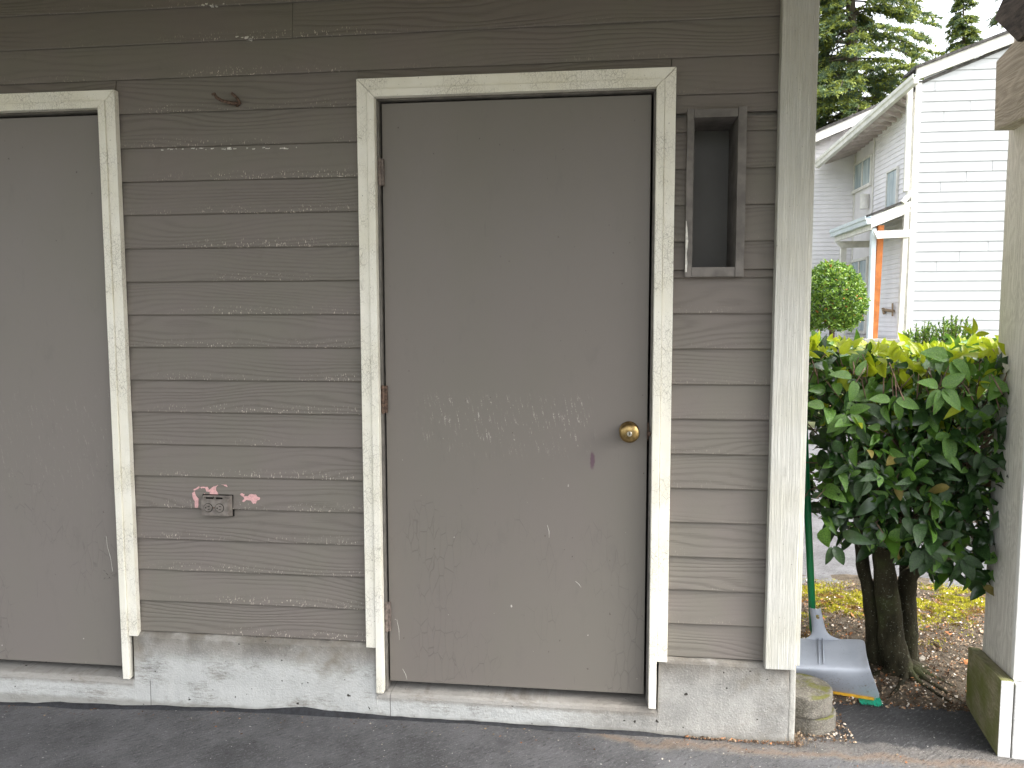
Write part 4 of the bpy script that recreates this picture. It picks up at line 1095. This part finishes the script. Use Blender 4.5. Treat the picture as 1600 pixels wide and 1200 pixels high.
while True:
    zb = zl0+k*lapH
    if zb > roofz(xridge): break
    xa = HX+.07; xb = XE
    if zb+lapH > eave_z: xa = max(xa, HX+(zb+.02-eave_z)/slope); xb = 2*xridge-xa
    js = sorted(jn.get(k, [])) + [HX+3.2+(k*.83) % 1.1, HX+6.1+(k*1.37) % 1.4]
    xs_ = [xa]+[j for j in js if xa+.2 < j < xb-.2]+[xb]
    if xb-xa > .3:
        for a, c in zip(xs_, xs_[1:]):
            b = bmesh.new(); top_ = zb+lapH+.01
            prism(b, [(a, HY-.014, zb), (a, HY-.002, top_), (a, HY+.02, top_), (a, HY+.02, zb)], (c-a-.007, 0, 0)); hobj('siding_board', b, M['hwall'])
    k += 1
# wall bodies
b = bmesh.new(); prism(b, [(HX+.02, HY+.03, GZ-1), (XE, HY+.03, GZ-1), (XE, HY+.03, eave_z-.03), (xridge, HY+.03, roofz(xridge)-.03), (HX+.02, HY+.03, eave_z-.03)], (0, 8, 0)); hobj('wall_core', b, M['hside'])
b = bmesh.new(); box(b, (HX-.02, HY-.035, GZ-.3), (HX+.085, HY+.004, eave_z), .004); box(b, (HX-.04, HY+.0045, GZ-.3), (HX-.015, HY+.10, eave_z-.15), .004); hobj('corner_board', b, M['htrim'])
# side siding (facing -x) as fine laps
def X_(px, py): return B(px, py, 'x', HX)
yA = HY+.10; yP = X_(1366, 260).y; yE = X_(1335, 300).y; ztop_w = X_(1366, 207).z
vs = []; fs = []; ls = lapH*.52; n = int((ztop_w-GZ+.1)/ls)
def lapstrip(vs, fs, y0, y1, z, ls, X, depth=.014):
    o0 = len(vs); vs += [(X-depth, y0, z), (X-depth, y1, z), (X, y1, z+ls), (X, y0, z+ls), (X+.01, y0, z), (X+.01, y1, z)]
    fs += [(o0, o0+3, o0+2, o0+1), (o0, o0+1, o0+5, o0+4), (o0, o0+4, o0+3)]
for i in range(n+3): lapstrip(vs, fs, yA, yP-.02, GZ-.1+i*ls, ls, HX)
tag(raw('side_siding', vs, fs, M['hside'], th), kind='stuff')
# smooth panel bay
b = bmesh.new(); box(b, (HX-.012, yP-.015, GZ-.2), (HX+.018, yE, ztop_w+.12)); hobj('wall_panel', b, M['hpanel'])
b = bmesh.new(); box(b, (HX-.03, yP-.05, GZ-.2), (HX-.013, yP-.005, ztop_w+.10)); box(b, (HX-.03, yE-.09, GZ-.2), (HX-.013, yE-.03, ztop_w+.10)); hobj('batten', b, M['htrim'])
# windows: frame + panes
def sidewin(ya, yb, z0, z1, npane, name='window', fw_=.05):
    b = bmesh.new(); X = HX-.05
    box(b, (X, ya, z0), (HX-.013, ya+fw_, z1)); box(b, (X, yb-fw_, z0), (HX-.013, yb, z1)); box(b, (X-.004, ya+fw_+.001, z1-fw_), (HX-.013, yb-fw_-.001, z1)); box(b, (X-.02, ya-.03, z0-.03), (HX-.013, yb+.03, z0+fw_*.6))
    for k in range(1, npane): ym = ya+(yb-ya)*k/npane; box(b, (X+.002, ym-fw_*.5, z0+fw_*.61), (HX-.013, ym+fw_*.5, z1-fw_-.001))
    f = hobj(name, b, M['htrim'])
    for k in range(npane):
        y0 = ya+(yb-ya)*k/npane+fw_*.5+.003; y1 = ya+(yb-ya)*(k+1)/npane-fw_*.5-.003
        b = bmesh.new(); box(b, (HX-.030, y0, z0+fw_*.65), (HX-.020, y1, z1-fw_-.003)); obj('pane', b, M['glass'], f)
    return f
w1 = (X_(1364, 270).y, X_(1337, 270).y); zw1 = (X_(1363, 292).z, X_(1350, 250).z)
sidewin(w1[0], w1[1], X_(1350, 294).z, X_(1350, 249).z, 2)
sidewin(X_(1405, 290).y, X_(1388, 290).y, X_(1396, 325).z, X_(1396, 265).z, 1, fw_=.035)
sd_ = sidewin(X_(1357, 450).y, X_(1331, 450).y, X_(1344, 519).z, X_(1344, 404).z, 2, 'sliding_door', .06)
# wall lamp
b = bmesh.new(); p = X_(1356, 316); tube(b, [(HX-.10, p.y-.1, p.z-.15), (HX-.10, p.y-.1, p.z+.15)], .085, 16); box(b, (HX-.10, p.y-.14, p.z-.10), (HX-.014, p.y-.06, p.z+.10)); hobj('wall_lamp', b, M['htrim'])
# roof and eave
gA = Hy(1436, 117, 11.75); gB = Hy(1280, 253, yE-.25)
rt_ = .14
b = bmesh.new()
xo = HX-.35
_k = (HY-.03-gA.y)/(gB.y-gA.y); gC = gA.lerp(gB, _k)
P = [Vector((gC.x+.02, gC.y, gC.z)), Vector((gB.x+.05, gB.y, gB.z+.02))]
ridge_a = Vector((xridge, HY-.04, roofz(xridge)+.16)); ridge_b = Vector((xridge, 20.3, roofz(xridge)+.16))
def slab_quad(b, q4, th_): prism(b, q4, (0, 0, -th_))
slab_quad(b, [P[0]+Vector((0, 0, .03)), P[1]+Vector((0, 0, .03)), ridge_b, ridge_a], .05)
slab_quad(b, [ridge_a, ridge_b, Vector((XE+.4, 20.3, eave_z)), Vector((XE+.4, HY-.04, eave_z))], .05)
hobj('roof', b, M['shingle'])
# soffit boards between gutter and wall
wA = Vector((HX, 11.9, eave_z-.05)); 
wa = X_(1415, 171); wb_ = X_(1335, 236)
b = bmesh.new(); prism(b, [P[0]-Vector((0, 0, .06)), P[1]-Vector((0, 0, .06)), Vector((HX+.02, yE, wb_.z)), Vector((HX+.02, HY-.0, wa.z+.05))], (0, 0, .03)); hobj('soffit', b, M['soffit'])
for i in range(13):
    u = (i+.5)/13; a = P[0].lerp(P[1], u); c = Vector((HX, HY, wa.z)).lerp(Vector((HX, yE, wb_.z)), u)
    b = bmesh.new(); prism(b, [a+Vector((.03, 0, -.12)), a+Vector((.03, 0, -.062)), c+Vector((0, 0, -.002)), c+Vector((0, 0, -.09))], (0, .045, 0)); hobj('rafter_tail', b, M['soffit'])
def gutter(name, a, c, h, wdt, mat, parent=th):
    d_ = (c-a).normalized(); s_ = Vector((d_.y, -d_.x, 0)).normalized()
    if s_.x > 0: s_ = -s_
    prof = [(0, 0), (wdt*.75, 0), (wdt*.8, h*.45), (wdt, h*.6), (wdt, h), (wdt*.9, h), (wdt*.88, h*.66), (.01, h*.66), (.01, h), (0, h)]
    b = bmesh.new(); prism(b, [a+s_*x+Vector((0, 0, z)) for x, z in prof], c-a); return obj(name, b, mat, parent)
gutter('gutter', gA+Vector((.0, 0, -.14)), gB+Vector((0, 0, -.14)), .16, .11, M['htrim'])
# rake fascia along the gable
b = bmesh.new(); fy = HY-.10
fa = Hy(1437, 122, fy); fb_ = Hy(1600, 60, fy); sl_ = (fb_.z-fa.z)/(fb_.x-fa.x); xr = xridge
prism(b, [(fa.x-.05, fy, fa.z-.03), (xr, fy, fa.z+sl_*(xr-fa.x)), (2*xr-fa.x, fy, fa.z), (2*xr-fa.x, fy, fa.z+.20), (xr, fy, fa.z+sl_*(xr-fa.x)+.20), (fa.x-.05, fy, fa.z+.17)], (0, .05, 0), .004); hobj('rake_fascia', b, M['htrim'])
b = bmesh.new(); prism(b, [(fa.x-.08, fy-.03, fa.z+.16), (xr, fy-.03, fa.z+sl_*(xr-fa.x)+.21), (2*xr-fa.x, fy-.03, fa.z+.21), (2*xr-fa.x, fy-.03, fa.z+.25), (xr, fy-.03, fa.z+sl_*(xr-fa.x)+.26), (fa.x-.08, fy-.03, fa.z+.21)], (0, .6, 0)); hobj('roof_edge', b, M['shingle'])
# downspout with elbow
b = bmesh.new(); ds = Hy(1419.5, 200, HY-.05)
prism(b, [(ds.x-.05, HY-.09, Hy(1419, 300).z), (ds.x+.04, HY-.09, Hy(1419, 300).z), (ds.x+.04, HY-.02, Hy(1419, 300).z), (ds.x-.05, HY-.02, Hy(1419, 300).z)], (0, 0, Hy(1420, 128).z-Hy(1419, 300).z), .008)
tube(b, [Hy(1419.5, 298, HY-.05), Hy(1419, 306, HY-.05), Hy(1414, 312, HY-.06), Hy(1410, 317, HY-.07)], [.048, .05, .05, .045], 12); hobj('downspout', b, M['htrim'])
# side porch
pY = HY-.05; pr_ = th
pc = [Hy(1361.5, 338, pY), Hy(1423, 314, pY), Hy(1423, 331, pY), Hy(1361.5, 356, pY)]
b = bmesh.new(); prism(b, [pc[0], pc[1], pc[2]+Vector((0, 0, .09)), pc[3]+Vector((0, 0, .09))], (0, .04, 0)); prism(b, [p_+Vector((0, .012, 0)) for p_ in (pc[0]-Vector((0, 0, .1)), pc[1]-Vector((0, 0, .1)), pc[2], pc[3])], (0, .04, 0)); hobj('porch_fascia', b, M['htrim'])
xg = pc[0].x; yF = B(1304, 370, 'x', xg).y
b = bmesh.new(); prism(b, [pc[0]+Vector((0, -.02, .012)), pc[1]+Vector((-.04, -.02, .012)), pc[1]+Vector((-.04, -.02, .045)), pc[0]+Vector((0, -.02, .045))], (0, yF-pY, 0)); hobj('porch_roof', b, M['shingle'])
gutter('gutter', Vector((xg, pY-.02, pc[0].z-.14)), Vector((xg, yF, pc[0].z-.14)), .15, .11, M['gutter_blue'])
b = bmesh.new(); box(b, (xg+.002, pY+.06, pc[3].z-.03), (xg+.045, yF, pc[0].z-.01)); hobj('porch_beam', b, M['htrim'])
def hpost(px0, px1, pyt, pyb, y, mat, name='porch_post', lean=0.0, dp_=.10):
    a = Hy(px0, pyt, y); c = Hy(px1, pyt, y); b = bmesh.new()
    prism(b, [(a.x, y, GZ-.3), (c.x, y, GZ-.3), (c.x, y, a.z), (a.x, y, a.z)], (0, dp_, 0), .004)
    for v in b.verts: v.co.x += lean*(a.z-v.co.z)
    return hobj(name, b, mat)
hpost(1362.5, 1370, 357, 525, pY+.06, M['gutter_blue']); hpost(1372.5, 1382, 352, 525, pY+.10, M['orange'], lean=-.022)['label'] = 'orange-stained porch post'
hpost(1413.5, 1421, 333, 525, pY+.0, M['htrim'], lean=-.012)
hpost(1314.5, 1323, 386, 525, yF-.12, M['htrim'])
b = bmesh.new(); prism(b, [Hy(1365, 361, pY-.03), Hy(1422, 358.5, pY-.03), Hy(1421, 370.5, pY-.03), Hy(1371, 373, pY-.03)], (0, .05, 0), .003); hobj('porch_beam', b, M['htrim'])
b = bmesh.new(); prism(b, [Hy(1306, 377, yF-.2), Hy(1366, 376, yF-.2), Hy(1413, 375, yF-.2), Hy(1413, 385, yF-.2), Hy(1314, 387.5, yF-.2)], (0, .05, 0), .003); hobj('porch_beam', b, M['htrim'])
b = bmesh.new(); box(b, (xg-.1, pY-.2, GZ-.3), (HX-.06, yF+.2, B(1340, 526, 'x', HX-.3).z)); hobj('porch_slab', b, M['conc_rough'])
b = bmesh.new(); a = Hy(1386, 484, HY+.9); c = Hy(1400, 486, HY+.9)
tube(b, [X_(1386, 484)-Vector((.05, 0, 0)), X_(1400, 486)-Vector((.05, 0, 0))], .03, 8); tube(b, [X_(1384, 482)-Vector((.05, 0, 0)), X_(1386, 490)-Vector((.05, 0, 0))], .03, 8); tube(b, [X_(1399, 474)-Vector((.05, 0, 0)), X_(1399, 494)-Vector((.05, 0, 0))], .018, 8); hobj('hose_tap', b, M['lit1'])
# far wing facing the viewer
xf0 = B(1255, 300, 'y', yE).x-3.0; vs = []; fs = []; lz = (B(1300, 382, 'y', yE).z); lf = 6.15/FPX*(yE+2.64)
def rz(x): a = B(1265, 226, 'y', yE); c = B(1330, 200, 'y', yE); return a.z+(c.z-a.z)/(c.x-a.x)*(x-a.x)
i = 0
while GZ-.1+i*lf < ztop_w+.6:
    z = GZ-.1+i*lf; o0 = len(vs); x1 = HX
    x0 = xf0 if z+lf < rz(xf0) else min(HX-.1, xf0+(z+lf-rz(xf0))/((rz(HX)-rz(xf0))/(HX-xf0)))
    vs += [(x0, yE-.014, z), (x1, yE-.014, z), (x1, yE, z+lf), (x0, yE, z+lf), (x0, yE+.01, z), (x1, yE+.01, z)]; fs += [(o0, o0+1, o0+2, o0+3), (o0, o0+4, o0+5, o0+1), (o0, o0+3, o0+4)]; i += 1
tag(raw('wing_siding', vs, fs, M['hside'], th), kind='stuff')
b = bmesh.new(); prism(b, [(xf0, yE+.012, GZ-1), (HX+.5, yE+.012, GZ-1), (HX+.5, yE+.012, rz(HX+.5)), (xf0, yE+.012, rz(xf0))], (0, 3, 0)); hobj('wing_wall', b, M['hside'])
b = bmesh.new(); y = yE-.30
p0, p1 = B(1250, 232, 'y', y), B(1335, 196, 'y', y); q0 = p0+(p0-p1)*.8; q1 = p1+(p1-p0)*.4
prism(b, [q0, q1, q1+Vector((0, 0, .19)), q0+Vector((0, 0, .19))], (0, .05, 0)); hobj('rake_fascia', b, M['htrim'])
b = bmesh.new(); prism(b, [q0+Vector((0, -.02, .19)), q1+Vector((0, -.02, .19)), q1+Vector((0, -.02, .25)), q0+Vector((0, -.02, .25))], (0, 3, 0)); hobj('roof_edge', b, M['shingle'])
b = bmesh.new(); prism(b, [q0+Vector((0, .05, .10)), q1+Vector((0, .05, .10)), q1+Vector((0, .05, .13)), q0+Vector((0, .05, .13))], (0, .3, 0)); hobj('soffit', b, M['soffit'])

# ------------------------------------------------------------ conifers beyond
def conifer(px, dist_y, H, rad, lab, seed, dens=1.0, z0=3.0, zlook=None):
    random.seed(seed)
    base = B(px, 400, 'y', dist_y); x, y = base.x, dist_y; g = gz(x, y)-.1
    t = thing('conifer_tree', (x, y, g), lab, 'tree', 'conifers beyond the white house')
    b = bmesh.new(); n = 14; pts = [(x+.12*math.sin(i*.9+seed), y+.1*math.cos(i*.7), g+H*i/n) for i in range(n+1)]
    tube(b, pts, [max(.03, H*.0135*(1-i/n)**.8) for i in range(n+1)], 10); obj('trunk', b, M['fir_bark'], t, True)
    br_ = bmesh.new(); vs = []; fs = []; mi = []
    nb_ = int(H*12*dens)
    for k in range(nb_):
        u = random.random()**.9; z = g+z0+(H-z0-.4)*u; r = rad*(1-u)**.72*random.uniform(.55, 1.08)+.25; a = random.random()*6.283
        d_ = Vector((math.cos(a), math.sin(a), 0)); o = Vector((x, y, z)); lift = random.uniform(-.05, .22); L = r; path = []
        for s in range(7):
            v = s/6; path.append(o+d_*L*v+Vector((0, 0, L*(lift*v*1.6-.42*v*v)))+rv(.03*L*v))
        tube(br_, path, [.05*(1-s/7)*(.4+r*.18) for s in range(7)], 5)
        nsp = int((10+r*15)*min(1.3, dens+.2))
        for s in range(nsp):
            v = random.uniform(.12, 1)**.75; i0 = min(5, int(v*6)); p = path[i0].lerp(path[i0+1], v*6-i0)
            side = d_.cross(Vector((0, 0, 1)))*random.choice((-1, 1)); sd2 = (side*random.uniform(.2, 1.0)+d_*random.uniform(.1, .9)).normalized()
            ln = random.uniform(.16, .42)*(1.15-.5*v)*(.6+.12*r); drop = random.uniform(.15, .75)
            mm = random.choices((0, 1, 2), (.34+.2*v, .36, .34-.2*v))[0]
            for q_ in range(13):
                w_ = q_/12; c = p+sd2*ln*w_*1.6+Vector((0, 0, -drop*ln*w_*w_*1.2)); dd = (rv(.75)+sd2*.8+Vector((0, 0, -.35))).normalized(); l2 = random.uniform(.07, .17); s_ = dd.cross(rv()).normalized()*l2*.24; o0 = len(vs)
                vs += [tuple(c-s_), tuple(c+s_), tuple(c+dd*l2)]; fs.append((o0, o0+1, o0+2)); mi.append(mm)
    obj('branches', br_, M['fir_bark'], t); tag(raw('crown', vs, fs, [M['fir1'], M['fir2'], M['fir3']], t, False, mi), kind='stuff')
conifer(1318, 30, 24, 4.0, 'large light green conifer filling the gap left of the white house roof', 3, 1.9, 4.0)
conifer(1489, 46, 20.2, 1.9, 'thin pointed conifer top rising alone behind the roof slope', 5, 1.0, 6)
conifer(1592, 42, 24, 4.2, 'loose conifer at the right, behind the top of the gable and the dark rafter', 9, .8, 5)
conifer(1385, 60, 17, 4.0, 'distant conifer low behind the large light green one', 11, 1.0, 4)
random.seed(1)
